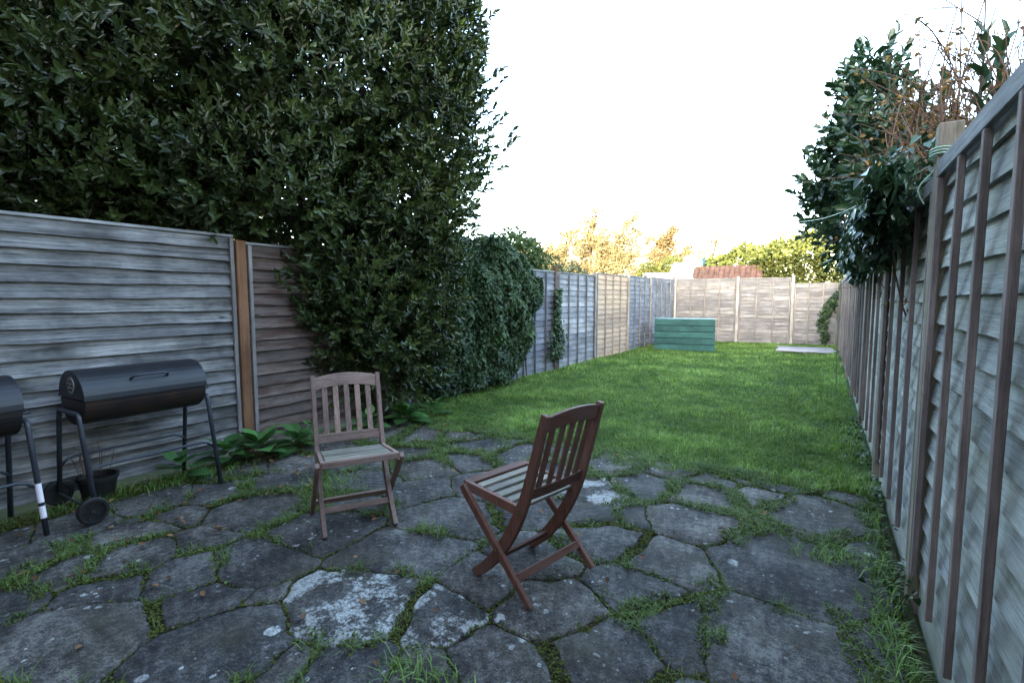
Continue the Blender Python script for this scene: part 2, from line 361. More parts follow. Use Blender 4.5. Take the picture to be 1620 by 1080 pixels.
def build_stone(pts, c, i):
    n = len(pts); tz = random.uniform(-.004, .004); ax, ay = random.uniform(-.008, .008), random.uniform(-.008, .008)
    def zt(p): return tz+(p[0]-c.x)*ax+(p[1]-c.y)*ay+mnoise.noise((p[0]*4, p[1]*4, i))*.004
    V = []; F = []
    for s, dz in ((0, 0), (.45, 0), (1-.009/max(.1, np.linalg.norm(pts-np.array(c), axis=1).mean()), 0), (1, -.007), (1.003, -.06)):
        if s == 0: V.append((c.x, c.y, zt(c)+dz)); continue
        for p in pts:
            x, y = c.x+(p[0]-c.x)*s, c.y+(p[1]-c.y)*s; V.append((x, y, zt((x, y))+dz))
    for k in range(n): F.append((0, 1+k, 1+(k+1) % n))
    for r in range(3):
        for k in range(n): a = 1+r*n; F.append((a+k, a+n+k, a+n+(k+1) % n, a+(k+1) % n))
    big = i in (0, 2, 62)
    o = link('flagstone', mesh_np('flagstone', V, F, M['stone_lichen' if big else 'stone'], True), patio)
    return o
for s in STONES: build_stone(*s)

def in_stones(P, grow=0):
    ins = np.zeros(len(P), bool)
    for pts, c, i in STONES:
        cc = np.array(c); mask = (np.abs(P-cc).max(axis=1) < 1.2) & ~ins
        if not mask.any(): continue
        q = P[mask]; x, y = q[:, 0], q[:, 1]; r = np.zeros(len(q), bool); pp = cc+(pts-cc)*(1+grow)
        for k in range(len(pp)):
            x1, y1 = pp[k]; x2, y2 = pp[(k+1) % len(pp)]
            cnd = ((y1 > y) != (y2 > y)) & (x < (x2-x1)*(y-y1)/(y2-y1+1e-12)+x1); r ^= cnd
        ins[np.where(mask)[0][r]] = True
    return ins
def fbm2(P, s, seed=0):
    return np.array([mnoise.fractal((p[0]*s, p[1]*s, seed), 1., 2., 3) for p in P])

def blades(name, P, h, wd, lean, mat, z=None, label=None, cat='grass', tint=None):
    n = len(P); th = rng.uniform(0, 2*np.pi, n); d = np.c_[np.cos(th), np.sin(th)]; s = np.c_[-d[:, 1], d[:, 0]]
    z0 = np.full(n, -.02) if z is None else z; h = h*rng.uniform(.55, 1.3, n); L = lean*rng.uniform(.2, 1.4, n)*h
    V = np.zeros((n, 5, 3)); wv = (wd*rng.uniform(.7, 1.3, n))[:, None]
    V[:, 0, :2] = P-s*wv/2; V[:, 1, :2] = P+s*wv/2; V[:, 0, 2] = V[:, 1, 2] = z0
    m = P+d*(L*.35)[:, None]; V[:, 2, :2] = m+s*wv*.4; V[:, 3, :2] = m-s*wv*.4; V[:, 2, 2] = V[:, 3, 2] = z0+h*.6
    V[:, 4, :2] = P+d*L[:, None]; V[:, 4, 2] = z0+h*(1-.25*np.clip(L/h, 0, 1))
    b = np.arange(n)[:, None]*5
    F = np.concatenate([b+np.array([[0, 1, 2]]), b+np.array([[0, 2, 3]]), b+np.array([[3, 2, 4]])])
    t = rng.uniform(0, 1, n) if tint is None else np.clip(tint+rng.normal(0, .18, n), 0, 1)
    o = link(name, mesh_np(name, V.reshape(-1, 3), F, mat, False, np.repeat(t, 5)))
    return tag(o, label, cat, kind='stuff')
# lawn grass
PL = []; HL = []; WL = []
for y0, y1, dens, hh, ww in ((3.75, 5.5, 7500, .042, .0042), (5.5, 7.5, 5200, .042, .0052), (7.5, 10.5, 3000, .042, .0075), (10.5, 17.1, 1700, .042, .0115)):
    k = int((y1-y0)*4.6*dens); p = np.c_[rng.uniform(-4.28, .36, k), rng.uniform(y0, y1, k)]; PL.append(p); HL.append(np.full(k, hh)); WL.append(np.full(k, ww))
PL = np.concatenate(PL); HL = np.concatenate(HL); WL = np.concatenate(WL)
f1 = fbm2(PL, 1.3); f2 = fbm2(PL, 5., 9.)
keep = (PL[:, 1] > 4.02+.34*fbm2(PL, 2.6, 4.)) & ((f2 > -.45) | (rng.random(len(PL)) < .5))
PL, HL, WL, f1, f2 = PL[keep], HL[keep], WL[keep], f1[keep], f2[keep]
edge = (PL[:, 0] > .15) | (PL[:, 0] < -4.1); HL = HL*(1+.55*np.clip(f1, -.6, 1)+.35*np.clip(f2, -1, 1))*np.where(edge, 1.7, 1.)
blades('lawn_grass', PL, HL, WL, .9, M['grass'], z=np.full(len(PL), -.008), label='short green lawn grass between the two side fences', tint=.45+.50*f1+.40*f2)
# grass, weeds and moss in the paving joints
P = np.c_[rng.uniform(-4.25, .36, 420000), rng.uniform(.1, 4.3, 420000)]
P = P[~in_stones(P, -.26)]; band = in_stones(P, -.01); g = fbm2(P, 1.6, 5.); g2 = fbm2(P, 7, 2.)
far = np.clip((P[:, 1]-2.5)/1.3, 0, 1)*.55+np.clip((-2.3-P[:, 0])/1.2, 0, 1)*.36
dn = np.clip(.22+1.25*g+.9*g2+far, 0, 1)*np.clip((P[:, 0]+4.25)/.5, .12, 1)
dn = np.where(band, np.clip(dn*1.5-.70, 0, 1)*.55, np.clip(dn+.03, 0, 1)); zj = np.where(band, .002, -.011)
k = rng.random(len(P)) < dn*.62
blades('joint_grass', P[k], .020+.032*np.clip(g2[k]+far[k]+.1, 0, 1), np.full(k.sum(), .0040), 1.6, M['weed'], z=zj[k], label='tufts of grass and weeds in the paving joints', tint=.42+.35*g[k])
def leaf_polys(n, kind):
    if kind == 'oval': return np.array([(0, 0), (-.32, .3), (-.26, .72), (0, 1), (.26, .72), (.32, .3)]), np.array([(0, 3, 2, 1), (0, 5, 4, 3)])
    if kind == 'ivy': return np.array([(0, .05), (-.42, -.02), (-.40, .42), (0, 1), (.40, .42), (.42, -.02)]), np.array([(0, 3, 2, 1), (0, 5, 4, 3)])
def leaves(name, P, D, N, size, mat, kind='oval', wr=1., fold=.25, tint=None, parent=None, curl=.15):
    """P base points, D direction base->tip, N approximate face normal"""
    n = len(P); D = D/np.linalg.norm(D, axis=1, keepdims=True); S = np.cross(D, N); S /= np.linalg.norm(S, axis=1, keepdims=True)+1e-9; U = np.cross(S, D)
    sh, fc = leaf_polys(n, kind); size = (size*rng.uniform(.7, 1.25, n))[:, None, None]
    lx = sh[:, 0]*wr; ly = sh[:, 1]
    V = P[:, None, :]+size*(S[:, None, :]*lx[None, :, None]+D[:, None, :]*ly[None, :, None]+U[:, None, :]*(np.abs(lx)*fold*2-curl*ly**2)[None, :, None])
    F = (np.arange(n)[:, None, None]*len(sh)+fc[None]).reshape(-1, fc.shape[1])
    t = rng.uniform(0, 1, n) if tint is None else np.clip(tint, 0, 1)
    return link(name, mesh_np(name, V.reshape(-1, 3), F, mat, True, np.repeat(t, len(sh))), parent)
def rdir(n, up=0.):
    v = rng.normal(size=(n, 3)); v /= np.linalg.norm(v, axis=1, keepdims=True); v[:, 2] += up; return v
# flat rosette weeds and moss cushions along the joints
def mat_cover(name, k, size, mat, wr, label, cat, zr):
    Pm = np.c_[P[k]+rng.normal(0, .006, (k.sum(), 2)), zj[k]+rng.uniform(0, zr, k.sum())]; D = rdir(len(Pm)); D[:, 2] = np.abs(D[:, 2])*.5+.1
    tag(leaves(name, Pm, D, rdir(len(Pm), 2.), size, M[mat], wr=wr, tint=.35+.4*rng.random(len(Pm))), label, cat, kind='stuff')
mat_cover('joint_weeds', rng.random(len(P)) < np.clip(dn*.4-.10, 0, .3)*.5, .016, 'weed', 1.2, 'small leafy weeds filling the paving joints', 'weeds', .02)
mat_cover('moss', rng.random(len(P)) < np.where(band, dn*.5, .42), .012, 'moss', 1.4, 'olive brown moss lining the paving joints', 'moss', .012)
# fallen leaves
n = 900; Q = np.c_[rng.uniform(-4.2, .3, n), rng.uniform(.4, 4.2, n)]; dl = rng.random(n) < np.where(Q[:, 0] < -2.9, .55, .10); Q = Q[dl]; n = len(Q)
D = rdir(n); D[:, 2] *= .15
tag(leaves('fallen_leaves', np.c_[Q, rng.uniform(.008, .02, n)], D, rdir(n, 4.), .036, M['dry_leaf'], fold=.35, curl=-.25), 'dead brown leaves scattered over the paving', 'leaf litter', kind='stuff')

# ------------------------------------------------------------------ fences
def board_mesh(L, h, seg, seed, th=.013, wav=.012, out=.020):
    """waney lap board, length along X from 0 to L, bottom edge ragged, face towards -Y"""
    V = []; F = []; r = random.Random(seed); sag = r.uniform(-.006, .006)
    for i in range(seg+1):
        x = L*i/seg; wv = wav*mnoise.noise((x*1.3, seed*7.3, 0))+wav*.6*mnoise.noise((x*4.5, seed*3.1, 5))+(wav*.22*mnoise.noise((x*28, seed, 9)) if seg > 20 else 0)
        zb = wv+sag*math.sin(math.pi*i/seg); wy = .004*mnoise.noise((x*3, seed, 3)); zm = h*.5+zb*.5
        V += [(x, .005+wy*.3, h+.02), (x, -.006+wy, zm), (x, -out+wy, zb), (x, -out+th+wy, zb), (x, .005+th*.6, h+.02)]
    for i in range(seg):
        for k in range(5): a = i*5; F.append((a+k, a+(k+1) % 5, a+5+(k+1) % 5, a+5+k))
    F += [(0, 1, 2, 3, 4)[::-1], tuple(seg*5+k for k in range(5))]
    return V, F
def prism(L, dy, dz, bev=.003):
    b = MB(); b.box((L/2, 0, 0), (L, dy, dz)); return b
fence_no = [0]
def fence_panel(a, b, z0, H, bm, btm, battens, label, seg=14, pitch=.11, cap=True, gravel=0., name_seed=0, face=1, wav=.012, top_rail=False, group=None):
    """panel from ground point a to b; its seen face looks to the right hand side of a->b rotated by -90 deg (local -Y)"""
    a = Vector(a); b = Vector(b); L = (b-a).length; rz = math.atan2(b.y-a.y, b.x-a.x)
    fence_no[0] += 1; s0 = fence_no[0]*50; c = MB(); c.box((L/2, .006, H+.012), (L, .045, .022))
    for x in (.0125, L-.0125): c.box((x, .016, H/2), (.025, .022, H))
    t = c.build('panel', M['rail'], FENCE, bevel=.003); t.location = Vector((a.x, a.y, z0))-FENCE.location; t.rotation_euler = (0, 0, rz); t['label'] = label
    zz = gravel+.01
    if gravel:
        g = MB(); g.box((L/2, .006, gravel/2-.03), (L, .026, gravel+.06)); g.build('gravel_board', M['gravel_board'], t, bevel=.003)
    nb = int(round((H-zz)/pitch)); ph = (H-zz)/nb; r = random.Random(s0)
    for k in range(nb):
        hh = ph*(1 if k < nb-1 else .95); V, F = board_mesh(L-.004, hh, seg, s0+k, wav=wav, out=.016 if battens and len(battens) > 1 else .028)
        link('board', mesh_np('board', V, F, M[bm]), t, (.002, -.004*(k % 2)*0, zz+k*ph), (0, r.uniform(-.003, .003), 0))
    if top_rail:
        c = MB(); c.box((L/2, -.034, H-.032), (L, .022, .066)); c.build('top_rail', M['rail'], t, bevel=.003)
    for bx in battens:
        m = MB(); hb = H-zz-(.07 if top_rail else .006); m.box((0, 0, hb/2), (.031, .022, hb)); o = m.build('batten', M[btm], t, bevel=.003); o.location = (min(max(bx*L, .02), L-.02), -.035, zz)
        o.rotation_euler = (0, r.uniform(-.004, .004), 0)
    return t
def fence_post(x, y, z0, H, mat, label, sz=.085, lean=(0, 0), group=None):
    m = MB(); m.box((0, 0, H/2-.06), (sz, sz, H+.12)); m.v = [(p[0]*(1 if p[2] < H-.01 else .96), p[1]*(1 if p[2] < H-.01 else .96), p[2]) for p in m.v]
    o = m.build('post', M[mat], FENCE, bevel=.006); o.location = Vector((x, y, z0))-FENCE.location; o.rotation_euler = (lean[0], lean[1], 0)
    return tag(o, label)
# left fence: the seen face looks to +X, so the panels run from far to near (local -Y = +X needs direction -Y)
FENCE = empty('garden_fence', (-4.3, 8, 0), 0, 'long lap panel fence down the left side, grey, brown and tan panels', 'fence')
def LX(y): return -4.38+.012*y
LP = [-1.3, .62, 2.55, 4.5, 6.5, 8.55, 10.4, 12.5, 14.4, 16.95]
def lpanel(i, *a, **k):
    y0, y1 = LP[i]+.05, LP[i+1]-.05
    # direction from near (y0) to far (y1) has local -Y pointing to +X
    return fence_panel((LX(y0), y0), (LX(y1), y1), *a, **k)
four = [.012, .26, .5, .74, .988]
lpanel(0, .03, 1.85, 'board_left', 'batten', [.985], 'weathered grey lap panel at the left edge, nearest the viewer', 30, .105, wav=.009)
lpanel(1, .03, 1.85, 'board_left', 'batten_pale', [.985], 'large weathered grey lap panel behind the black barbecues', 60, .105, wav=.009)
lpanel(2, .03, 1.80, 'board_brown', 'batten_pale', [.015], 'brown stained lap panel between the red brown post and the bay tree', 30, .105, wav=.008)
lpanel(3, .0, 1.80, 'board_brown', 'batten_blue', four, 'lap panel almost wholly hidden behind bay tree and ivy')
lpanel(4, .0, 1.84, 'board_far', 'batten_blue', [.012, .2, .4, .6, .8, .988], 'dark blue grey panel with holes low down, half covered by the ivy mass', 16)
lpanel(5, .0, 1.84, 'board_pale', 'batten_blue', four, 'pale grey panel just past the leaning orange brown post', 12)
lpanel(6, .0, 1.90, 'board_tan', 'batten_tan', four, 'newest tan coloured panel in the left fence', 12)
lpanel(7, .0, 1.92, 'board_far', 'batten_pale', four, 'dark grey panel next beyond the tan one in the left fence', 10)
lpanel(8, .0, 1.95, 'board_far', 'batten_pale', [.012, .2, .4, .6, .8, .988], 'farthest dark grey panel of the left fence, behind the teal box', 10)
for i, (m, h, lb, ln) in enumerate([('post_brown', 1.86, 'post at the extreme left end of the left fence', 0), ('post_grey', 1.86, 'post beside the nearest left panel, behind the barbecues', 0), ('post_brown', 1.86, 'red brown post at the near end of the brown stained panel', 0), ('post_grey', 1.8, 'left fence post hidden in the bay foliage', 0), ('post_grey', 1.8, 'left fence post hidden inside the ivy mass', 0), ('post_brown', 1.96, 'leaning orange brown post with ivy climbing it', .02), ('post_grey', 1.92, 'grey post at the near end of the tan panel', 0), ('post_grey', 1.96, 'leaning pale grey post at the far end of the tan panel', -.025), ('post_grey', 1.98, 'last grey post before the far left corner', 0), ('batten_pale', 2.06, 'corner post where left and back fences meet', 0)]):
    fence_post(LX(LP[i]), LP[i], 0, h, m, lb, .09 if i == 2 else .075, (ln, 0))
# back fence (faces -Y): direction +X
FENCE = empty('garden_fence', (-1.85, 17.12, 0), 0, 'pinkish grey lap panel fence across the far end of the lawn', 'fence')
BX = [-4.12, -2.26, -.76, .40]
fence_panel((-4.14, 17.12), (-2.31, 17.12), 0, 1.97, 'board_back', 'batten_pale', four, 'widest back fence panel behind the teal box', 14)
fence_panel((-2.21, 17.12), (-.81, 17.12), 0, 1.96, 'board_back', 'batten_pale', [.012, .34, .67, .988], 'middle back fence panel with split boards', 14, wav=.022)
fence_panel((-.71, 17.12), (.36, 17.12), .02, 1.76, 'board_back', 'batten_pale', [.012, .34, .67, .988], 'lowest back fence panel in the far right corner', 12)
fence_post(-2.26, 17.10, 0, 2.04, 'post_grey', 'back fence post right of the teal box')
fence_post(-.76, 17.10, 0, 2.04, 'post_grey', 'back fence post beside the lowest back panel')
# right fence (faces -X): direction from far to near
RX = .43
FENCE = empty('garden_fence', (RX, 8, 0), 0, 'tall pale green grey batten fence along the right side', 'fence')
RP = [.95, 2.83, 4.70, 6.60, 8.50, 10.4, 12.3, 14.2, 16.1, 17.1]
ords = ['nearest', 'second', 'third', 'fourth', 'fifth', 'sixth', 'seventh', 'eighth', 'last']
for i in range(9):
    y0, y1 = RP[i]+.05, RP[i+1]-.05; H = 1.93 if i == 0 else 1.90-.012*i
    bt = [.012, .22, .41, .60, .79, .988] if i == 0 else [.012, .25, .5, .75, .988]
    if i == 8: bt = [.012, .5, .988]
    fence_panel((RX, y1), (RX, y0), 0, H, 'board_right', 'batten', bt,
                ['big pale green grey panel with ragged boards at the right edge', 'second right-hand panel, past the post tied with green cord', 'third right-hand panel, below the overhanging ivy'][i] if i < 3 else f'{ords[i]} panel along the right-hand fence counting from the viewer',
                56 if i == 0 else (30 if i == 1 else (16 if i < 4 else 8)), .112, True, .13, wav=.009, top_rail=True)
for i in range(1, 10):
    fence_post(RX-.005, RP[i], 0, 2.09 if i == 1 else 1.90-.01*i, 'post', 'square post with green cord tied round its top' if i == 1 else f'{ords[i-1]} post along the right-hand fence counting from the viewer', .085 if i < 9 else .1)

# ------------------------------------------------------------------ folding chairs
def chair(name, loc, fwd, mats, label):
    t = empty(name, (loc[0], loc[1], .004), math.atan2(fwd[1], fwd[0])+math.pi/2, label, 'chair', 'wooden folding chairs')     # local -Y = forward
    mz, mx, ms = mats
    X = Vector((1, 0, 0))
    prof = [(.272, .868), (.235, .74), (.195, .60), (.158, .48), (.125, .40), (.075, .30), (.005, .19), (-.085, .085), (-.185, .0)]
    wdt = [.036, .042, .046, .052, .058, .060, .058, .054, .050]
    # smooth the profile
    def cr(P, m=4):
        out = []
        for i in range(len(P)-1):
            p0, p1, p2, p3 = P[max(i-1, 0)], P[i], P[i+1], P[min(i+2, len(P)-1)]
            for k in range(m):
                u = k/m; out.append(tuple(.5*(2*b+(c-a)*u+(2*a-5*b+4*c-d)*u*u+(3*b-a-3*c+d)*u**3) for a, b, c, d in zip(p0, p1, p2, p3)))
        return out+[P[-1]]
    pr = cr([(a, b, c) for (a, b), c in zip(prof, wdt)])
    for s in (-1, 1):
        b = MB(); b.bar([(s*.200, p[0], p[1]) for p in pr], [p[2] for p in pr], .026, X)
        # flat foot
        b.v = [(v[0], v[1], max(v[2], 0)) for v in b.v]; up = b.build('upright', mz, t, bevel=.004)
        k = MB(); k.cyl((s*.2135, .128, .405), (s*.2165, .128, .405), .008, 12); k.build('bolt', M['brass'], up)
        b = MB(); b.bar([(s*.233, -.232, .447), (s*.233, -.21, .42), (s*.233, .215, 0)], [.034, .042, .042], .024, X)
        b.v = [(v[0], v[1], max(v[2], 0)) for v in b.v]; lg = b.build('leg', mz, t, bevel=.004)
        k = MB(); k.cyl((s*.2450, .008, .202), (s*.2475, .008, .202), .007, 12); k.build('bolt', M['brass'], lg)
        b = MB(); b.bar([(s*.208, -.238, .440), (s*.208, .115, .405)], .046, .022, X); b.v = [(v[0]+(-s*.012 if v[1] > 0 else 0), v[1], v[2]) for v in b.v]
        b.build('side_rail', mz, t, bevel=.003)
    # back: arched top rail, bottom rail, five slats
    n = 14
    def back_y(z): return .158+(z-.48)*(.272-.158)/(.868-.48)
    rings = []
    for i in range(n+1):
        x = -.187+.374*i/n; a = 1-(x/.187)**2; zt, zb = .855+.022*a, .782+.022*a; cv = .012*a
        rings.append([(x, back_y(zt)+.011+cv, zt), (x, back_y(zt)-.011+cv, zt), (x, back_y(zb)-.011+cv, zb), (x, back_y(zb)+.011+cv, zb)])
    b = MB(); b.loft(rings); b.build('top_rail', mx, t, bevel=.003)
    b = MB(); rings = []
    for i in range(n+1):
        x = -.187+.374*i/n; a = 1-(x/.187)**2; cv = .010*a; zt, zb = .515, .462
        rings.append([(x, back_y(zt)+.010+cv, zt), (x, back_y(zt)-.010+cv, zt), (x, back_y(zb)-.010+cv, zb), (x, back_y(zb)+.010+cv, zb)])
    b.loft(rings); b.build('bottom_rail', mx, t, bevel=.003)
    for k in range(5):
        x = -.134+.067*k; a = 1-(x/.187)**2; b = MB(); z0, z1 = .505, .790+.022*a
        b.loft([[(x-.0165, back_y(z)+.006+.010*a, z), (x-.0165, back_y(z)-.006+.010*a, z), (x+.0165, back_y(z)-.006+.010*a, z), (x+.0165, back_y(z)+.006+.010*a, z)] for z in (z0, z1)])
        b.build('back_slat', mz, t, bevel=.003)
    # seat slats
    for k in range(6):
        f = k/5; y = -.225+.325*f; z = .452-.034*f; wd = .040 if k else .052
        hw = .197-.006*f if k else .222
        b = MB(); b.box((0, y, z), (hw*2-.02, wd, .014 if k else .034), Matrix.Rotation(-.10, 3, 'X'))
        if k == 0: b.v = [(v[0], v[1], v[2]-.008) for v in b.v]
        b.build('seat_slat' if k else 'front_rail', ms if k else mx, t, bevel=.003)
    b = MB(); b.box((0, .128, .105), (.44, .018, .036), Matrix.Rotation(.4, 3, 'X')); b.build('stretcher', mx, t, bevel=.003)
    b = MB(); b.box((0, -.055, .115), (.376, .018, .036), Matrix.Rotation(-.5, 3, 'X')); b.build('stretcher', mx, t, bevel=.003)
    return t
chair('folding_chair', (-2.385, 2.06), (.85, -.53), (M['chair_pink'], M['chair_pink_x'], M['slat_grey']), 'silvered pinkish wooden folding chair facing the viewer near the bay tree')
chair('folding_chair', (-1.19, 2.11), (-.975, .22), (M['chair_red'], M['chair_red_x'], M['slat_grey']), 'dark red brown wooden folding chair turned away, centre of the patio')

# ------------------------------------------------------------------ barrel barbecues
def barbecue():
    t = empty('barrel_barbecue', (-3.98, 1.22, 0)); L = .72     # local y 0..L along the barrel
    n = 18; zs = .735
    def half(up, r0=.2, hz=.178):
        return [(r0*math.cos(a), zs+(hz if up else -.165)*math.sin(a)) for a in [math.pi*k/n for k in range(n+1)]]
    b = MB(); P = half(True); b.loft([[(x, y, z+.003) for x, z in P] for y in (0, .006, L-.006, L)])
    lid = b.build('lid', M['black_enamel'], t, bevel=.004)
    b = MB(); P = half(False, .193); b.loft([[(x, y, z-.003) for x, z in P] for y in (.006, L-.006)]); b.build('barrel', M['black_rust'], t, bevel=.004)
    b = MB(); b.box((.200, L/2, zs+.004), (.012, L+.004, .008)); b.box((-.200, L/2, zs+.004), (.012, L+.004, .008)); b.build('lid_lip', M['black_enamel'], lid)
    # vent disc with holes on the near end
    b = MB(); b.cyl((.02, -.006, .822), (.02, -.001, .822), .052, 24); v = b.build('vent_disc', M['vent_metal'], lid)
    h = MB()
    for k in range(6): a = k*math.pi/3; h.cyl((.02+.031*math.cos(a), -.009, .822+.031*math.sin(a)), (.02+.031*math.cos(a), -.0055, .822+.031*math.sin(a)), .0085, 10)
    h.cyl((.02, -.009, .822), (.02, -.005, .822), .006, 10); h.build('vent_hole', M['rubber'], v)
    a = .62; hx, hz = .2*math.cos(a), zs+.178*math.sin(a); nx, nz = math.cos(a), math.sin(a)
    b = MB(); b.tube([(hx, .26, hz), (hx+.035*nx, .27, hz+.035*nz), (hx+.045*nx, .31, hz+.045*nz), (hx+.045*nx, .43, hz+.045*nz), (hx+.035*nx, .47, hz+.035*nz), (hx, .48, hz)], .008, 8); b.build('lid_handle', M['slate_tube'], lid, smooth=True)
    b = MB(); b.tube([(.13, L, zs-.03), (.13, L+.035, zs-.03), (.0, L+.04, zs-.03), (-.13, L+.035, zs-.03), (-.13, L, zs-.03)], .008, 8); b.build('side_handle', M['slate_tube'], t, smooth=True)
    for yy, wheels in ((-.018, True), (L+.018, False)):
        top = .655; k = 8; pts = [(.245, yy+.02*(1 if not wheels else 1), .10 if wheels else 0.0)]
        pts += [(.128+.03*math.sin(u), yy, top-.03+.03*math.cos(u)*1.0) for u in [math.pi/2*(1-j/4) for j in range(5)]]
        pts += [(-.128-.03*math.sin(u), yy, top-.03+.03*math.cos(u)) for u in [math.pi/2*j/4 for j in range(5)]]
        pts += [(-.245, yy, .10 if wheels else 0.0)]
        b = MB(); b.tube(pts, .0145, 10); b.build('leg_frame', M['slate_tube'], t, smooth=True)
        if wheels:
            b = MB(); b.cyl((.285, yy, .082), (-.285, yy, .082), .007, 8); b.build('axle', M['slate_tube'], t)
            for s in (-1, 1):
                x = s*.272; m = 28; rings = []
                for dx, r in ((-.019, .060), (-.019, .074), (-.012, .081), (.012, .081), (.019, .074), (.019, .060)):
                    rings.append([(x+dx, yy+r*math.cos(2*math.pi*q/m), .082+r*math.sin(2*math.pi*q/m)) for q in range(m)])
                b = MB(); b.loft(rings, False, True); wh = b.build('wheel', M['rubber'], t)
                d = MB(); d.cyl((x-.012, yy, .082), (x+.012, yy, .082), .018, 14)
                for q in range(6): a2 = q*math.pi/3; d.box((x, yy+.038*math.cos(a2), .082+.038*math.sin(a2)), (.014, .052, .012), Matrix.Rotation(a2, 3, 'X'))
                d.cyl((x-.003, yy, .082), (x+.003, yy, .082), .062, 20); d.build('hub', M['black_pot'], wh)
    for s in (-1, 1):
        x = s*.196; b = MB(); b.tube([(x, -.018, .28), (x, .02, .312), (x, .06, .325), (x, L-.06, .325), (x, L-.02, .312), (x, L+.018, .28)], .009, 8); b.build('lower_rail', M['slate_tube'], t, smooth=True)
    return t
bq = barbecue()
tag(bq, 'black barrel barbecue on wheels, whole in view against the grey fence', 'barbecue', 'barrel barbecues by the left fence')
b2 = copy_tree(bq); b2.location = (-3.99, .235, 0); b2.rotation_euler.z = R(1.5)
tag(b2, 'black barrel barbecue cut off by the left picture edge, white sticker on its leg', 'barbecue', 'barrel barbecues by the left fence')
b = MB()
for z0, z1 in ((.19, .30), (.10, .17)):
    f = lambda z: (.245-(.245-.158)*z/.625, .738+.02-.02*z/.625)
    b.tube([(*f(z0), z0), (*f(z1), z1)], .0152, 12, False)
b.build('sticker', M['sticker'], b2)
# black plant pot behind the barbecue
b = MB(); m = 22; b.loft([[(r*math.cos(2*math.pi*q/m), r*math.sin(2*math.pi*q/m), z) for q in range(m)] for r, z in ((.09, 0), (.11, .13), (.12, .13), (.12, .155), (.105, .155), (.10, .12))], False)
b.f.append(list(range(m-1, -1, -1))); b.f.append([5*m+q for q in range(m)]); o = b.build('plant_pot', M['black_pot'], None); o.location = (-4.2, 1.40, 0)
tag(o, 'black plastic plant pot under the barbecue against the fence', 'plant pot')
pot = o
b = MB()
for k in range(16):
    a = random.uniform(0, 6.3); r = random.uniform(.02, .1); L = random.uniform(.1, .22); b.tube([(r*math.cos(a), r*math.sin(a), .18), (r*1.3*math.cos(a), r*1.3*math.sin(a), .19+L*.6), (r*1.9*math.cos(a+.4), r*1.9*math.sin(a+.4), .19+L)], [.003, .0025, .001], 5)
b.build('dead_stalk', M['twig'], pot)

# ------------------------------------------------------------------ teal box, planks
t = empty('storage_box', (-3.78, 13.42, 0), R(11.5), 'teal painted plank box standing on the lawn near the far left corner', 'box'); W, Dp, Hh = 1.50, .75, .82
for k in range(5):
    z = (k+.5)*Hh/5
    for y, nm in ((0, 'plank'), (Dp, 'plank')): b = MB(); b.box((W/2, y, z), (W, .03, Hh/5-.014)); b.build(nm, M['teal'], t, bevel=.004)
    for x in (.016, W-.016): b = MB(); b.box((x, Dp/2, z), (.03, Dp-.032, Hh/5-.014)); b.build('plank', M['teal'], t, bevel=.004)
b = MB(); b.box((W/2, Dp/2, Hh/2-.01), (W-.07, Dp-.04, Hh-.03)); b.build('gap_shade_block', M['black_pot'], t)  # dark block added inside so the gaps between planks look shaded
b = MB(); b.box((W/2, Dp/2, Hh+.006), (W+.03, Dp+.03, .012)); b.build('lid', M['plastic_clear'], t, bevel=.003)
t = empty('timber_pallet', (-.95, 14.25, 0), R(2), 'low pallet of silvered planks lying on the grass by the far right corner', 'pallet')
for k in range(6): b = MB(); b.box((.66+random.uniform(-.06, .06), .09+.24*k, .055), (1.25+random.uniform(-.05, .05), .15, .022)); b.build('plank', M['plank_grey'], t, bevel=.003)
for x in (.1, .64, 1.2): b = MB(); b.box((x, .66, .020), (.07, 1.25, .044)); b.build('bearer', M['plank_grey'], t)

# ------------------------------------------------------------------ foliage builders
def limb(b, p, q, r0, r1, bend=.15, n=6, seed=0):
    p, q = Vector(p), Vector(q); L = (q-p).length; r = random.Random(seed); o = Vector((r.uniform(-1, 1), r.uniform(-1, 1), r.uniform(0, 1)))*L*bend
    pts = [p.lerp(q, i/n)+o*math.sin(math.pi*i/n) for i in range(n+1)]; b.tube(pts, [r0+(r1-r0)*i/n for i in range(n+1)], 7); return pts
LUMP, LF, LZ = .2, 2.4, 1.
def blob_points(blobs, n, shell=.3, inside_cut=.72):
    """points in the outer shells of a union of ellipsoids; returns points and outward directions"""
    vol = np.array([b[3]*b[4]*b[5] for b in blobs])**(2/3); cnt = (n*vol/vol.sum()).astype(int); P = []; O = []
    for b, c in zip(blobs, cnt):
        d = rng.normal(size=(c, 3)); d /= np.linalg.norm(d, axis=1, keepdims=True); s = 1-shell*rng.random(c)**1.6+rng.normal(0, .05, c)
        lump = np.array([1+LUMP*mnoise.noise((v[0]*LF+b[0], v[1]*LF+b[1], v[2]*LF*LZ+b[2])) for v in d])
        p = np.array(b[:3])+d*np.array(b[3:6])*(s*lump)[:, None]; ok = np.ones(c, bool)
        for q in blobs:
            if q is b: continue
            ok &= (((p-np.array(q[:3]))/np.array(q[3:6]))**2).sum(axis=1) > inside_cut**2
        P.append(p[ok]); O.append((d/np.array(b[3:6]))[ok])
    P = np.concatenate(P); O = np.concatenate(O); O /= np.linalg.norm(O, axis=1, keepdims=True); return P, O
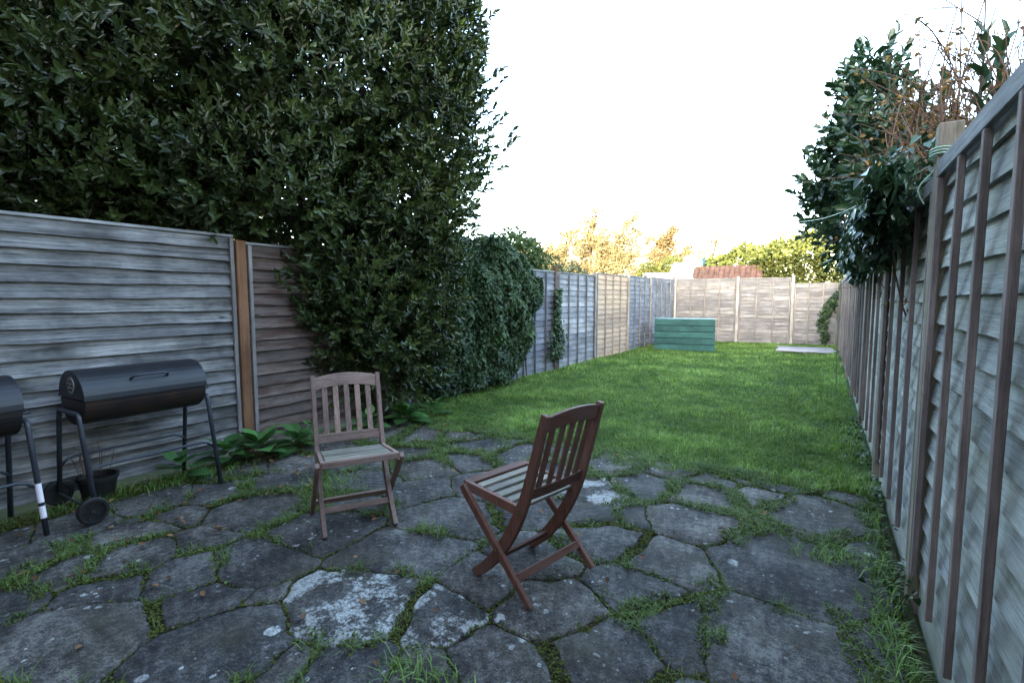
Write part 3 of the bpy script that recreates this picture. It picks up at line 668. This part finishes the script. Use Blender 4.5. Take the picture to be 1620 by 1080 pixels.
def sprigs(P, O, per, L, up=.5, spread=.9):
    """leafy shoots: each has `per` leaves spiralling up a short stem"""
    n = len(P); ax = O+rng.normal(0, .35, (n, 3)); ax[:, 2] += up; ax /= np.linalg.norm(ax, axis=1, keepdims=True)
    ref = np.where(np.abs(ax[:, 2:3]) < .9, np.array([[0, 0, 1.]]), np.array([[1., 0, 0]])); u = np.cross(ax, ref); u /= np.linalg.norm(u, axis=1, keepdims=True); v = np.cross(ax, u)
    PP = []; DD = []; NN = []; TT = []; ph = rng.uniform(0, 6.28, n); tb = rng.uniform(.1, .75, n)
    for k in range(per):
        a = ph+k*2.4; f = k/(per-1); rad = u*np.cos(a)[:, None]+v*np.sin(a)[:, None]; sp = spread*(1.15-.75*f)
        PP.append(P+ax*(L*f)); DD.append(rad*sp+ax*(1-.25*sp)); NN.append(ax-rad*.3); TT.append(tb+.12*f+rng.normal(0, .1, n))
    return np.concatenate(PP), np.concatenate(DD), np.concatenate(NN), np.concatenate(TT)

# ------------------------------------------------------------------ bay tree over the left fence
bay = empty('bay_tree', (-4.15, 4.0, 0), 0, 'huge dense dark green bay tree overhanging the left fence', 'tree')
off = np.array([4.15, -4.0, 0])
BB = [(-4.65, 4.10, 4.0, 1.2, 1.2, 1.5), (-4.15, 4.55, 3.2, .80, .80, 1.0), (-4.25, 4.35, 2.4, .72, .72, .7), (-5.0, 3.3, 3.7, 1.4, 1.4, 1.4), (-4.75, 3.05, 2.45, .95, .95, .75), (-5.75, 2.5, 3.4, 1.4, 1.4, 1.3), (-5.4, 2.35, 2.45, .95, .9, .6), (-6.6, 1.9, 3.3, 1.4, 1.3, 1.3), (-6.3, 1.6, 2.4, 1.0, .9, .55), (-4.4, 3.85, 1.55, .62, .75, .85), (-4.22, 4.15, .95, .52, .75, .75), (-4.15, 4.55, 1.5, .50, .5, .9), (-4.8, 4.1, 5.3, 1.1, 1.1, 1.1), (-5.6, 3.0, 5.0, 1.5, 1.5, 1.1), (-7.0, 2.0, 4.7, 1.4, 1.3, 1.1), (-4.1, 4.7, 4.35, .62, .62, .8), (-7.6, 1.3, 3.3, 1.1, 1.1, 1.2)]
b = MB(); main = limb(b, (-4.15, 4.0, -.05), (-4.5, 4.0, 2.4), .13, .09, .04, 6, 1)
trunk = b.build('trunk', M['bark'], bay, smooth=True); trunk.location = (4.15, -4.0, 0)
b = MB()
for k, q in enumerate(BB): limb(b, main[3+k % 4], (q[0], q[1], q[2]+q[5]*.2), .055, .012, .12, 6, k)
o = b.build('branches', M['bark'], bay, smooth=True); o.location = (4.15, -4.0, 0)
LUMP, LF, LZ = .40, 2.8, 1.6; P_, O_ = blob_points(BB, 31000, .42, .58); LUMP, LF, LZ = .2, 2.4, 1.
vis = (P_[:, 2] > .12) & ~((P_[:, 0] < -4.30) & (P_[:, 2] < 1.86) & (P_[:, 0] > -4.45)); P_, O_ = P_[vis], O_[vis]
# keep the low part on this side of the fence
ok = ~((P_[:, 2] < 1.95) & (P_[:, 1] < 3.0)); P_, O_ = P_[ok], O_[ok]; low = (P_[:, 2] < 1.8) & (P_[:, 0] < -4.28); P_[low, 0] = -4.24+rng.random(low.sum())*.2
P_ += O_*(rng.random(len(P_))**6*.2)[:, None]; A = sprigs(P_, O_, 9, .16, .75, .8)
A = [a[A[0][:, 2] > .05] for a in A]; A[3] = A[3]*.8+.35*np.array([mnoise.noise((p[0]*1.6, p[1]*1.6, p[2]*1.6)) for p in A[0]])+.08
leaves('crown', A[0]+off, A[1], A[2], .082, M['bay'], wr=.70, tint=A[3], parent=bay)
print('bay leaves', len(A[0]))

# ------------------------------------------------------------------ ivy on the left fence
def ivy_sheet(name, P, N, size, parent, tint=None, mat='ivy'):
    n = len(P); D = rng.normal(0, .55, (n, 3)); D[:, 2] -= .9; D += N*.35; NN = N+rng.normal(0, .45, (n, 3)); NN[:, 2] += .35
    return leaves(name, P, D, NN, size, M[mat], 'ivy', 1., .12, tint if tint is not None else rng.random(n), parent, .2)
ivy = empty('ivy', (-4.25, 6.2, 0), 0, 'large mass of small leaved ivy smothering the left fence beside the bay tree', 'ivy')
n = 30000; y = 4.8+rng.random(n)**.9*2.95; u = rng.random(n)
topz = 2.12+.12*np.sin(y*2.3)-.32*np.clip((y-6.7)/1.0, 0, 1)**2; botz = .12+np.clip((y-6.6)/1.1, 0, 1)**1.6*1.15
z = botz+(topz-botz)*u; thick = .14+.13*np.sin(np.clip((y-4.7)/3.1, 0, 1)*np.pi)*np.sin(np.clip(u, 0, 1)*np.pi*.85+.35)
lump = np.array([mnoise.fractal((a*2.2, c*2.2, 1.), 1., 2., 3) for a, c in zip(y, z)])
x = -4.29+thick*(1+.7*lump)*(1-.35*rng.random(n)**2); k = (rng.random(n) < np.clip(1.15+lump, .25, 1))
N = np.c_[np.ones(n), rng.normal(0, .3, n), .25+.6*(u > .9)]
ivy_sheet('foliage', np.c_[x, y, z][k]-np.array([-4.25, 6.2, 0]), N[k], .058, ivy, .5+.5*lump[k]+rng.normal(0, .15, k.sum()))
n = 5000; y = rng.uniform(4.8, 7.4, n); a = rng.uniform(0, np.pi, n); r = .26+.07*np.sin(y*5); cz = 1.92+.08*np.sin(y*2.3)-.2*np.clip((y-6.7), 0, 1)
Pp = np.c_[-4.36+r*np.cos(a), y, cz+r*np.sin(a)]; ivy_sheet('foliage', Pp-np.array([-4.25, 6.2, 0]), np.c_[np.cos(a), np.zeros(n), np.sin(a)], .058, ivy)
b = MB()
for k in range(9): yy = 5.0+k*.3; limb(b, (-4.24, yy, 0), (-4.26, yy+random.uniform(-.3, .3), 1.8), .012, .005, .06, 6, k)
o = b.build('stem', M['bark'], ivy); o.location = (4.25, -6.2, 0)
iv2 = empty('ivy_tendril', (-4.2, 8.4, 0), 0, 'thin ivy climbing the leaning orange brown post', 'ivy')
n = 900; t_ = rng.random(n); z = .25+1.3*t_; wd = .05+.13*np.exp(-((t_-.2)/.22)**2); Pp = np.c_[-4.20+rng.random(n)*.07, 8.42+rng.normal(0, 1, n)*wd, z]
ivy_sheet('foliage', Pp-np.array([-4.2, 8.4, 0]), np.tile([1., 0, .2], (n, 1)), .055, iv2)
b = MB(); limb(b, (0, 0, 0), (-.02, .05, 1.5), .008, .004, .05, 6, 3); b.build('stem', M['bark'], iv2)
iv3 = empty('ivy_wreath', (.02, 17.0, 0), 0, 'sparse ivy in the far right corner of the back fence', 'ivy')
n = 500; t_ = rng.random(n)**.8; Pp = np.c_[.10-.22*np.sin(t_*5)*t_+rng.normal(0, .06, n), np.full(n, 17.03)+rng.random(n)*.04, .15+1.35*t_+rng.normal(0, .06, n)]
ivy_sheet('foliage', Pp-np.array([.02, 17.0, 0]), np.tile([0, -1., .2], (n, 1)), .07, iv3)
b = MB(); limb(b, (.1, 0.06, 0), (.0, .05, 1.2), .012, .006, .1, 6, 3); b.build('stem', M['bark'], iv3)

# ------------------------------------------------------------------ right: laurel, ivy and twiggy shrub behind the fence
lau = empty('laurel_shrub', (.95, 5.6, 0), 0, 'glossy laurel shrub leaning over the right-hand fence', 'shrub'); off = np.array([.95, 5.6, 0])
LB = [(.20, 6.3, 2.42, .36, .55, .42), (.30, 6.0, 2.85, .30, .5, .40), (.18, 6.6, 2.2, .32, .5, .34), (.48, 5.5, 2.5, .30, .55, .38), (.30, 5.9, 3.2, .20, .35, .36), (.50, 5.0, 2.15, .26, .6, .28)]
P_, O_ = blob_points(LB, 760, .75, .5); A = sprigs(P_, O_, 9, .22, 1.0)
leaves('crown', A[0]-off, A[1], A[2], .092, M['laurel'], wr=.8, tint=A[3], parent=lau)
b = MB()
for k, q in enumerate(LB): limb(b, (.80+.04*k, 5.3+.1*k, -.05), (.62, q[1]-.1, 2.0), .03, .016, .02, 5, k); limb(b, (.62, q[1]-.1, 2.0), (q[0]+.05, q[1], q[2]+.2), .016, .006, .05, 5, k)
sh = []
for k in range(13):      # upright leafy shoots
    y = random.uniform(3.7, 6.3); x = .80-.24*(y-3.7)+random.uniform(-.1, .16); z1 = random.uniform(2.45, 2.85)+(y-3.7)*.30; q = limb(b, (x+.05, y, 1.7), (x+random.uniform(-.12, .12), y+random.uniform(-.15, .15), z1), .010, .005, .03, 6, 40+k)
    sh += [(q[3].lerp(q[6], f), (q[6]-q[3]).normalized()) for f in np.linspace(0, 1, 5)]
o = b.build('stem', M['bark'], lau, smooth=True); o.location = -Vector(off)
A = sprigs(np.array([tuple(s[0]) for s in sh]), np.array([tuple(s[1]) for s in sh]), 4, .10, 1.5, .7)
leaves('shoot_leaves', A[0]-off, A[1], A[2], .10, M['laurel'], wr=.72, tint=A[3], parent=lau)
tw = empty('twiggy_shrub', (1.0, 4.3, 0), 0, 'half bare brown twiggy shrub behind the tied fence post', 'shrub'); off = np.array([1.0, 4.3, 0]); b = MB(); tips = []
for k in range(230):
    y = random.uniform(3.5, 5.6); x = .86-.18*(y-3.5)+random.gauss(0, .1); q = limb(b, (max(x+.05, .66), y, random.uniform(.5, 1.5)), (max(x, .60)+random.gauss(-.05, .16), y+random.gauss(0, .25), random.uniform(1.95, 2.85)+.1*(y-3.5)), .006, .003, .12, 6, 100+k); tips += q[2:]
    for e in range(4):
        p = q[random.randint(2, 6)]; qq = limb(b, p, p+Vector((random.gauss(-.04, .16), random.gauss(0, .16), random.uniform(-.05, .3))), .0034, .002, .15, 4, 900+k*5+e); tips += qq[1:]
for k in range(9):
    y = random.uniform(3.6, 5.6); x = .80-.17*(y-3.5)+random.gauss(0, .08); limb(b, (x, y, 1.5), (x+random.gauss(0, .06), y+random.gauss(0, .1), random.uniform(2.8, 3.3)+.2*(y-3.6)), .007, .0035, .04, 7, 700+k)
o = b.build('stem', M['twig'], tw); o.location = -Vector(off)
T = np.array([tuple(p) for p in tips]); T = T[rng.integers(0, len(T), 2600)]+rng.normal(0, .012, (2600, 3))
leaves('leaf_spray', T-off, rdir(len(T)), rdir(len(T), 1), .032, M['twig_leaf'], wr=1.1, parent=tw)
iv4 = empty('ivy', (.4, 5.0, 0), 0, 'dark glossy ivy spilling over the top of the right-hand fence', 'ivy'); off = np.array([.4, 5.0, 0])
n = 11000; y = 3.0+4.6*rng.random(n)**.85; hang = .12+.26*np.clip(np.sin((y-2.8)*.75), 0, 1); u = rng.random(n)**.8
Pp = np.c_[.40-.08-.16*np.sin(u*np.pi)*rng.random(n)-.05*rng.random(n), y, 2.0+.12*np.sin(y*3)-u*hang+rng.normal(0, .04, n)]
ivy_sheet('foliage', Pp-off, np.tile([-1., 0, .5], (n, 1)), .052, iv4, mat='laurel')
n = 5600; y = rng.uniform(3.1, 7.6, n); Pp = np.c_[rng.uniform(.30, .85, n), y, 1.98+.16*np.sin(y*3)+rng.normal(0, .08, n)]; ivy_sheet('foliage', Pp-off, np.tile([-.3, 0, 1.], (n, 1)), .052, iv4, mat='laurel')
b = MB()
for k in range(7): limb(b, (.46, 3.4+.6*k, 1.97), (.30, 3.3+.6*k+random.uniform(-.3, .3), 1.78+random.uniform(-.05, .1)), .004, .002, .1, 5, k)
o = b.build('stem', M['bark'], iv4); o.location = -Vector(off)
# ground ivy and long grass along the foot of the right fence
gi = empty('ground_ivy', (.3, 3.4, 0), 0, 'dark ivy creeping along the foot of the right-hand fence', 'ivy')
n = 420; y = rng.uniform(2.3, 6.5, n); cl = np.array([mnoise.noise((a*2.3, 0, 7)) for a in y]) > -.05; Pp = np.c_[.40-np.abs(rng.normal(0, .07, n)), y, rng.uniform(.01, .12, n)][cl]
ivy_sheet('foliage', Pp-np.array([.3, 3.4, 0]), np.tile([-.7, 0, .8], (len(Pp), 1)), .030, gi)
Q = np.concatenate([np.c_[rng.normal(c[0], c[2], c[4]), rng.normal(c[1], c[3], c[4])] for c in ((.28, 2.5, .04, .14, 170), (.31, 3.0, .03, .15, 110), (.12, 3.05, .09, .05, 200), (.33, 3.7, .03, .3, 120), (.31, 2.2, .03, .12, 90), (-1.15, 1.27, .10, .05, 170), (-4.0, 1.95, .08, .2, 500), (-4.1, 1.5, .06, .2, 200), (-3.0, 2.35, .12, .12, 300))])
Q = Q[(Q[:, 0] < .36) & (Q[:, 0] > -4.3)]
blades('long_grass', Q, np.full(len(Q), .07), np.full(len(Q), .005), 1.2, M['grass'], z=np.full(len(Q), -.01), label='longer grass tufts along the fence feet and joints')

# ------------------------------------------------------------------ broad leaved plants by the left fence
def big_leaf():
    L, wd = 1., .82; n = 6; V = []; F = []
    for i in range(n+1):
        s = i/n; ww = wd*.5*math.sin(math.pi*min(1, s*.93+.06))**.8*(1-.25*s); z = -.28*s*s+.04
        V += [(-ww, s*L, z+.10*ww), (0, s*L, z-.02), (ww, s*L, z+.10*ww)]
    for i in range(n): a = i*3; F += [(a, a+1, a+4, a+3), (a+1, a+2, a+5, a+4)]
    return np.array(V), F
blV, blF = big_leaf()
blm = [mesh_np('leaf', blV, blF, M['hosta'], True, np.full(len(blV), tt)) for tt in (.1, .4, .7, .95)]
def rosette(x, y, n, sz, label, h=.0):
    t = empty('broadleaf_plant', (x, y, 0), random.uniform(0, 6), label, 'plant', 'broad leaved plants at the foot of the left fence')
    for k in range(n):
        a = k*2.4+random.uniform(-.3, .3); f = k/n; el = R(8+42*f+random.uniform(-8, 8)); o = link('leaf', random.choice(blm), t, (.03*math.cos(a+1.57)*0, 0, .02+.06*f+h))
        s = sz*random.uniform(.75, 1.15)*(1-.25*f); r = .05*(1-f)+.02
        o.location = (-math.sin(a)*r, math.cos(a)*r, .05+.13*f+h); o.rotation_euler = (el, random.uniform(-.2, .2), a); o.scale = (s, s, s)
for x, y, n, s, lb in ((-4.08, 2.22, 16, .19, 'broad leaved plant behind the right leg of the barbecue'), (-4.03, 2.46, 20, .22, 'largest clump of broad leaves below the red brown post'), (-3.95, 2.76, 17, .20, 'bright broad leaved clump right of the red brown post'), (-4.05, 1.85, 12, .15, 'low broad leaves seen between the barbecue legs'), (-4.12, 3.05, 9, .13, 'small leafy clump low behind the pinkish chair, left side'), (-3.9, 3.55, 14, .17, 'leafy clump seen through the slats of the pinkish chair'), (-3.80, 4.0, 18, .21, 'broad leaved clump right of the pinkish chair under the bay'), (-3.8, 4.45, 10, .15, 'farther broad leaved clump at the lawn corner below the bay')):
    rosette(x, y, n, s, lb)

# ------------------------------------------------------------------ cords
def knot_loop(z, r): return [(RX-.005+r*math.cos(a)*1.0, 2.83+r*math.sin(a), z+.006*math.sin(2*a)) for a in np.linspace(0, 2*math.pi, 20)]
cordo = empty('washing_line', (RX, 2.83, 1.9), 0, 'pale green cord tied round the fence post and strung to the laurel', 'cord')
b = MB()
for dz in (-.012, 0, .012): b.tube([(p[0]-RX, p[1]-2.83, p[2]-1.9+dz) for p in knot_loop(1.97, .062)], .0045, 6)
b.tube([(-.055+.02*math.sin(7*f)-.03*f, .03*f, .07-.20*f) for f in np.linspace(0, 1, 16)], .003, 6)
b.build('knot', M['cord'], cordo)
b = MB(); b.tube([Vector((-.06, .02, .03)).lerp(Vector((-.66, 3.2, .24)), f)+Vector((0, 0, -.06*math.sin(math.pi*f))) for f in np.linspace(0, 1, 12)], .0026, 6); b.build('line', M['cord'], cordo)
b = MB(); b.tube([(.17, 7.9, 2.1), (.20, 8.0, 1.4), (.19, 8.05, .7), (.21, 8.1, .0)], .006, 6); tag(b.build('garden_wire', M['cord_dark'], None), 'thin green wire hanging down beside the far right fence', 'wire')

t = empty('trellis_top', (.16, 6.0, 1.75), 0, 'short pale trellis slats poking out of the right-hand ivy', 'trellis')
for k in range(3): b = MB(); b.box((.035*k, 0, .38+.03*k), (.016, .012, .5)); b.build('slat', M['batten_pale'], t)
b = MB(); b.box((.035, .014, .30), (.13, .014, .02)); b.build('crossbar', M['batten_pale'], t)
# ------------------------------------------------------------------ beyond the fences
def bg_tree(name, x, y, h, blobs, leafn, lsize, lmat, label, cat='tree', bark='bark_pale', tw=0, trunk_r=.12, seed=0, stems=1):
    t = empty(name, (x, y, -.05), 0, label, cat); b = MB(); r = random.Random(seed); twigs = []
    for s in range(stems):
        q = limb(b, (.25*s*math.cos(s*2.1), .25*s*math.sin(s*2.1), 0), (r.uniform(-.2, .2)+.5*s*math.cos(s*2.1), r.uniform(-.2, .2)+.3*s*math.sin(s*2.1), h*.45), trunk_r/(1+.3*s), trunk_r*.55, .05, 6, seed+s)
        for k, bl in enumerate(blobs):
            if k % stems != s: continue
            e = limb(b, q[2+k % 5], (bl[0], bl[1], bl[2]), trunk_r*.4, trunk_r*.12, .12, 6, seed*7+k); twigs += e[3:]
            for j in range(tw):
                p = e[r.randint(3, 6)]; d = Vector((r.gauss(0, 1), r.gauss(0, 1), r.gauss(.35, .8))).normalized(); e2 = limb(b, p, p+d*bl[3]*r.uniform(.6, 1.2), trunk_r*.10, trunk_r*.03, .12, 5, seed*31+k*40+j); twigs += e2[1:]
                for i in range(3):
                    p2 = e2[r.randint(1, 5)]; d2 = (d+Vector((r.gauss(0, .7), r.gauss(0, .7), r.gauss(.1, .6)))).normalized(); e3 = limb(b, p2, p2+d2*bl[3]*r.uniform(.3, .6), trunk_r*.045, trunk_r*.018, .15, 4, seed*57+k*99+j*4+i); twigs += e3[1:]
    b.build('trunk', M[bark], t, smooth=True)
    if leafn:
        if tw:
            T = np.array([tuple(p) for p in twigs]); T = T[rng.integers(0, len(T), leafn)]+rng.normal(0, .10, (leafn, 3)); O = rdir(leafn)
        else: T, O = blob_points(blobs, leafn, .5, .6)
        lum = np.array([mnoise.noise((p[0]*1.7, p[1]*1.7, p[2]*1.7+seed)) for p in T])
        leaves('crown', T, O+rdir(len(T))*.8, O+rdir(len(T), .6)*.6, lsize, M[lmat], wr=1.3, tint=.45+.5*lum+rng.normal(0, .12, len(T)), parent=t)
    return t
def B(cx, cy, cz, *r): return (cx, cy, cz, *(r if len(r) == 3 else (r[0],)*3))
bg_tree('ivy_clad_tree', -5.75, 9.3, 3.0, [B(0, 0, 2.35, .62, .7, .5), B(.05, .5, 2.2, .5, .6, .5), B(-.4, .1, 2.2, .45, .5, .45), B(0, .2, 1.5, .7, .8, .8)], 5200, .085, 'green_leaf', 'green ivy clad tree top rising just behind the ivy mass', seed=3)
bg_tree('evergreen_shrub', -6.9, 12.8, 2.6, [B(0, 0, 2.05, .8, .9, .6), B(.3, 1., 1.95, .7, .8, .5), B(0, .4, 1.2, .8, 1., .8)], 4200, .075, 'grey_leaf', 'dull grey green shrub behind the left fence past the ivy', 'shrub', seed=4)
bg_tree('bare_tree', -12.4, 29.5, 7.0, [B(-1.9, 0, 3.7, 1.3), B(-.6, .3, 4.6, 1.4), B(.7, -.2, 5.4, 1.5), B(2.0, .2, 4.9, 1.4), B(-2.8, -.3, 3.2, 1.2), B(1.6, 0, 3.5, 1.3), B(.2, .2, 6.0, 1.2), B(2.9, 0, 3.8, 1.1), B(-1.0, 0, 2.9, 1.2), B(.6, .3, 3.6, 1.2), B(-3.8, 0, 3.4, 1.2), B(3.4, .4, 4.6, 1.2), B(.3, 0, 6.6, 1.0), B(-1.6, 0, 5.3, 1.1), B(-3.2, .3, 4.4, 1.1), B(2.6, 0, 6.0, .9)], 30000, .085, 'yellow_leaf', 'wide spreading nearly bare tree glowing yellow in the sun', tw=20, trunk_r=.24, seed=5)
bg_tree('bare_tree', -17.5, 33, 5.5, [B(-1.4, 0, 4.2, 1.3), B(.2, 0, 4.6, 1.3), B(1.6, 0, 4.2, 1.3), B(0, 0, 3.4, 1.2)], 12000, .09, 'yellow_leaf', 'hazy sunlit tree left of the wide yellow one, by the bay edge', tw=14, trunk_r=.16, seed=6)
bg_tree('russet_tree', -8.1, 30.5, 5.6, [B(0, 0, 4.7, .9), B(-.8, 0, 3.9, .9), B(.7, .2, 3.8, .9), B(0, 0, 3.1, 1.1), B(.2, 0, 5.3, .6)], 13000, .09, 'orange_leaf', 'rounded russet and green tree left of the bare upright one', tw=14, trunk_r=.13, seed=7)
bg_tree('pollard_tree', -5.55, 31, 6.0, [B(-.9, 0, 5.4, .5), B(-.3, 0, 5.9, .5), B(.3, .1, 5.6, .5), B(.9, 0, 6.0, .5), B(1.5, .1, 5.5, .5), B(-.5, 0, 4.3, .6)], 900, .09, 'yellow_leaf', 'upright bare tree with fanned stems behind the cream shed', tw=7, trunk_r=.17, seed=8, stems=3)
bg_tree('sunlit_bush', -9.9, 28.5, 3.4, [B(-1.2, 0, 2.5, .9), B(0, .2, 2.7, .9), B(1.1, 0, 2.4, .9), B(2.0, .2, 2.6, .8), B(.4, -.3, 1.6, 1.2)], 5500, .12, 'yellow_leaf', 'yellow green sunlit bush above the left end of the grey shed roof', 'shrub', seed=9)
bg_tree('bare_tree', -15.6, 27, 5.0, [B(-1.2, 0, 3.0, 1.1), B(0, 0, 3.6, 1.2), B(1.2, 0, 3.1, 1.1), B(.2, 0, 2.4, 1.2), B(2.2, .2, 2.7, 1.0)], 14000, .085, 'yellow_leaf', 'low brownish bare tree just right of the ivy clad tree', tw=16, trunk_r=.15, seed=12)
bg_tree('sunlit_bush', -7.0, 27.5, 3.6, [B(-1.0, 0, 2.6, .8), B(0, .2, 2.9, .8), B(.9, 0, 2.4, .8), B(0, -.3, 1.6, 1.2)], 5000, .10, 'hedge', 'green and gold bush behind the cream shed', 'shrub', seed=13)
bg_tree('sunlit_tree', -33, 13, 10, [B(0, 0, 7.5, 2.5), B(2, 2, 6, 2.3), B(-2, -1, 5.5, 2.4), B(1, 3, 4, 2.5), B(-1, 1, 3, 2.5), B(3, 5, 7, 2.3)], 9000, .22, 'yellow_leaf', 'golden tree glimpsed through the bay leaves at far left', trunk_r=.3, seed=10)
# clipped hedge behind the back fence
hd = empty('hedge', (-1.0, 21.3, -.05), 0, 'broad clipped hedge beyond the back fence, its top in yellow sunlight', 'hedge')
HB = [(-2.75, 1.2, 2.0, .9, .8, 1.1), (-1.7, 1.1, 2.25, 1.0, .8, 1.25), (-.5, .2, 2.1, 1.0, .9, 1.45), (.4, .0, 2.1, 1.05, 1., 1.55), (1.4, .0, 2.15, 1.2, 1., 1.55), (2.6, .2, 2.15, 1.3, 1., 1.6), (-.6, -.2, 1.2, .8, .8, 1.2), (3.8, .2, 2.1, 1.3, 1., 1.6)]
P_, O_ = blob_points(HB, 42000,   .16, .85); k = P_[:, 2] > 0; P_, O_ = P_[k], O_[k]
lum = np.array([mnoise.noise((p[0]*2, p[1]*2, p[2]*2)) for p in P_])
leaves('foliage', P_, O_+rdir(len(P_))*.7, O_+rdir(len(P_))*.4, .12, M['hedge'], wr=1.3, tint=.5+.4*lum+rng.normal(0, .15, len(P_)), parent=hd)
b = MB()
for k, q in enumerate(HB): limb(b, (q[0], q[1], 0), (q[0], q[1], q[2]+.8), .08, .03, .05, 5, k)
b.build('trunk', M['bark'], hd)
# cream gabled shed
def shed(name, x, y, w, d, eave, ridge, wm, rm, label, rz=0, along='y', cat='shed'):
    t = empty(name, (x, y, -.05), rz, label, cat); b = MB()
    prof = [(-w/2, 0), (w/2, 0), (w/2, eave), (0, ridge), (-w/2, eave)]
    b.loft([[(px_, yy, pz) for px_, pz in prof] for yy in (0, d)]); b.build('wall', M[wm], t)
    b = MB(); ov = .12
    for s in (-1, 1):
        sl = math.atan2(ridge-eave, w/2); L = math.hypot(w/2, ridge-eave)+ov
        c = Vector((s*(w/4+ov/2*math.cos(sl)), d/2, (ridge+eave)/2+.035-ov/2*math.sin(sl))); b.box(c, (L, d+.25, .05), Matrix.Rotation(s*sl, 3, 'Y'))
    b.build('roof', M[rm], t); return t
shed('garden_shed', -5.72, 23.6, .78, 2.6, 2.38, 2.98, 'white_wall', 'cream_roof', 'small cream gabled shed above the back fence', R(-38))
shed('garden_shed', -9.6, 18.6, 1.6, 2.4, 2.25, 2.42, 'white_wall', 'grey_roof', 'low grey roofed shed behind the tan panel', R(20))
shed('garden_shed', -5.7, 19.2, 1.0, 1.5, 2.05, 2.32, 'white_wall', 'white_wall', 'white topped lean-to at the far left fence corner', R(-50))
# tiled roof of an outbuilding
ot = empty('outbuilding', (-3.1, 19.9, -.26), R(2), 'outbuilding with a red clay tiled roof beyond the back fence', 'outbuilding')
b = MB(); b.box((0, .9, 1.0), (2.3, 1.7, 2.0)); b.build('wall', M['brick'], ot)
b = MB(); sl = math.atan2(.8, .95); b.box((0, .42, 2.36), (2.44, 1.36, .04), Matrix.Rotation(sl, 3, 'X')); b.box((0, 1.38, 2.36), (2.44, 1.36, .04), Matrix.Rotation(-sl, 3, 'X')); rf = b.build('roof', M['tile'], ot)
tb = MB(); n = 8; V = []
for i in range(n+1): a = math.pi*i/n; V.append((-.085+.17*i/n, .035*math.sin(a)))
tb.loft([[(x, yy, z+.012+.012*(yy < 0)) for x, z in V]+[(x, yy, z) for x, z in V[::-1]] for yy in (-.13, .13)]); tm = tb.mesh('tile', M['tile'])
for r_ in range(6):
    for c_ in range(13):
        u = -.58+r_*.225; o = link('tile', tm, rf, (-1.09+c_*.182, .42+u*math.cos(sl)-.03, 2.36+u*math.sin(sl)+.035), (sl, 0, random.uniform(-.02, .02)))
# washing line pole with blue peg bag, aerials
pl = empty('line_pole', (-3.9, 20.0, -.05), 0, 'thin pole with a blue peg bag in the next garden', 'pole'); b = MB(); b.cyl((0, 0, 0), (.06, 0, 2.95), .03, 8); b.build('post', M['post_grey'] if False else M['bark_pale'], pl)
b = MB(); b.tube([(.06, -.03, 2.92), (.05, -.05, 2.84), (.05, -.05, 2.7), (.05, -.05, 2.62)], [.02, .05, .055, .03], 9); b.build('peg_bag', M['blue_cloth'], pl)
b = MB(); b.tube([(.05, 0, 2.85), (-.6, 0, 2.74), (-1.4, 0, 2.68)], .008, 5); b.build('line', M['cord'], pl)
for x, y, z, tilt, lb in ((-1.75, 26.2, 4.35, .1, 'dark aerial with upright rods above the hedge'), (-2.5, 25.6, 3.65, .9, 'small slanting aerial left of the upright one on the hedge')):
    t = empty('aerial', (x, y, -.05), 0, lb, 'aerial'); b = MB(); b.cyl((0, 0, 0), (0, 0, z), .025, 8); b.build('mast', M['aerial'], t)
    b = MB()
    for k in range(4 if tilt < .5 else 1): b.box((-.22+.15*k, 0, z+.12+.05*(k % 2)), (.05, .03, .42), Matrix.Rotation(tilt*(1 if k % 2 else -1 if tilt < .5 else 1), 3, 'Y'))
    b.box((0, 0, z-.02), (.5 if tilt < .5 else .1, .025, .03)); b.build('rod', M['aerial'], t)

# ------------------------------------------------------------------ the house at the viewer's back (shades the garden)
hs = empty('terraced_house', (0, -1.9, -.05), 0, 'brick terraced house at the near end of the garden, behind the viewer', 'house')
b = MB(); b.box((-1, -4.0, 2.7), (30, 8.0, 5.4)); b.box((-5.6, .75, 2.4), (6.4, 1.5, 4.8)); b.build('wall', M['brick'], hs)  # smaller box: unseen rear extension, added to darken the garden's near left
b = MB(); prof = [(-8.3, 5.3), (.3, 5.3), (.3, 5.42), (-4.0, 8.3), (-8.3, 5.42)]; b.loft([[(x, yy, z) for yy, z in prof] for x in (-16.2, 14.2)]); b.build('roof', M['slate_roof'], hs)
for k in range(10):
    x = -14+k*2.9
    for z in (1.35, 3.9):
        m = MB(); m.box((x, .012, z), (1.1, .05, 1.25)); wf = m.build('window', M['white_wall'], hs); m = MB(); m.box((x, .035, z), (.96, .02, 1.1)); m.build('pane', M['rubber'], wf)
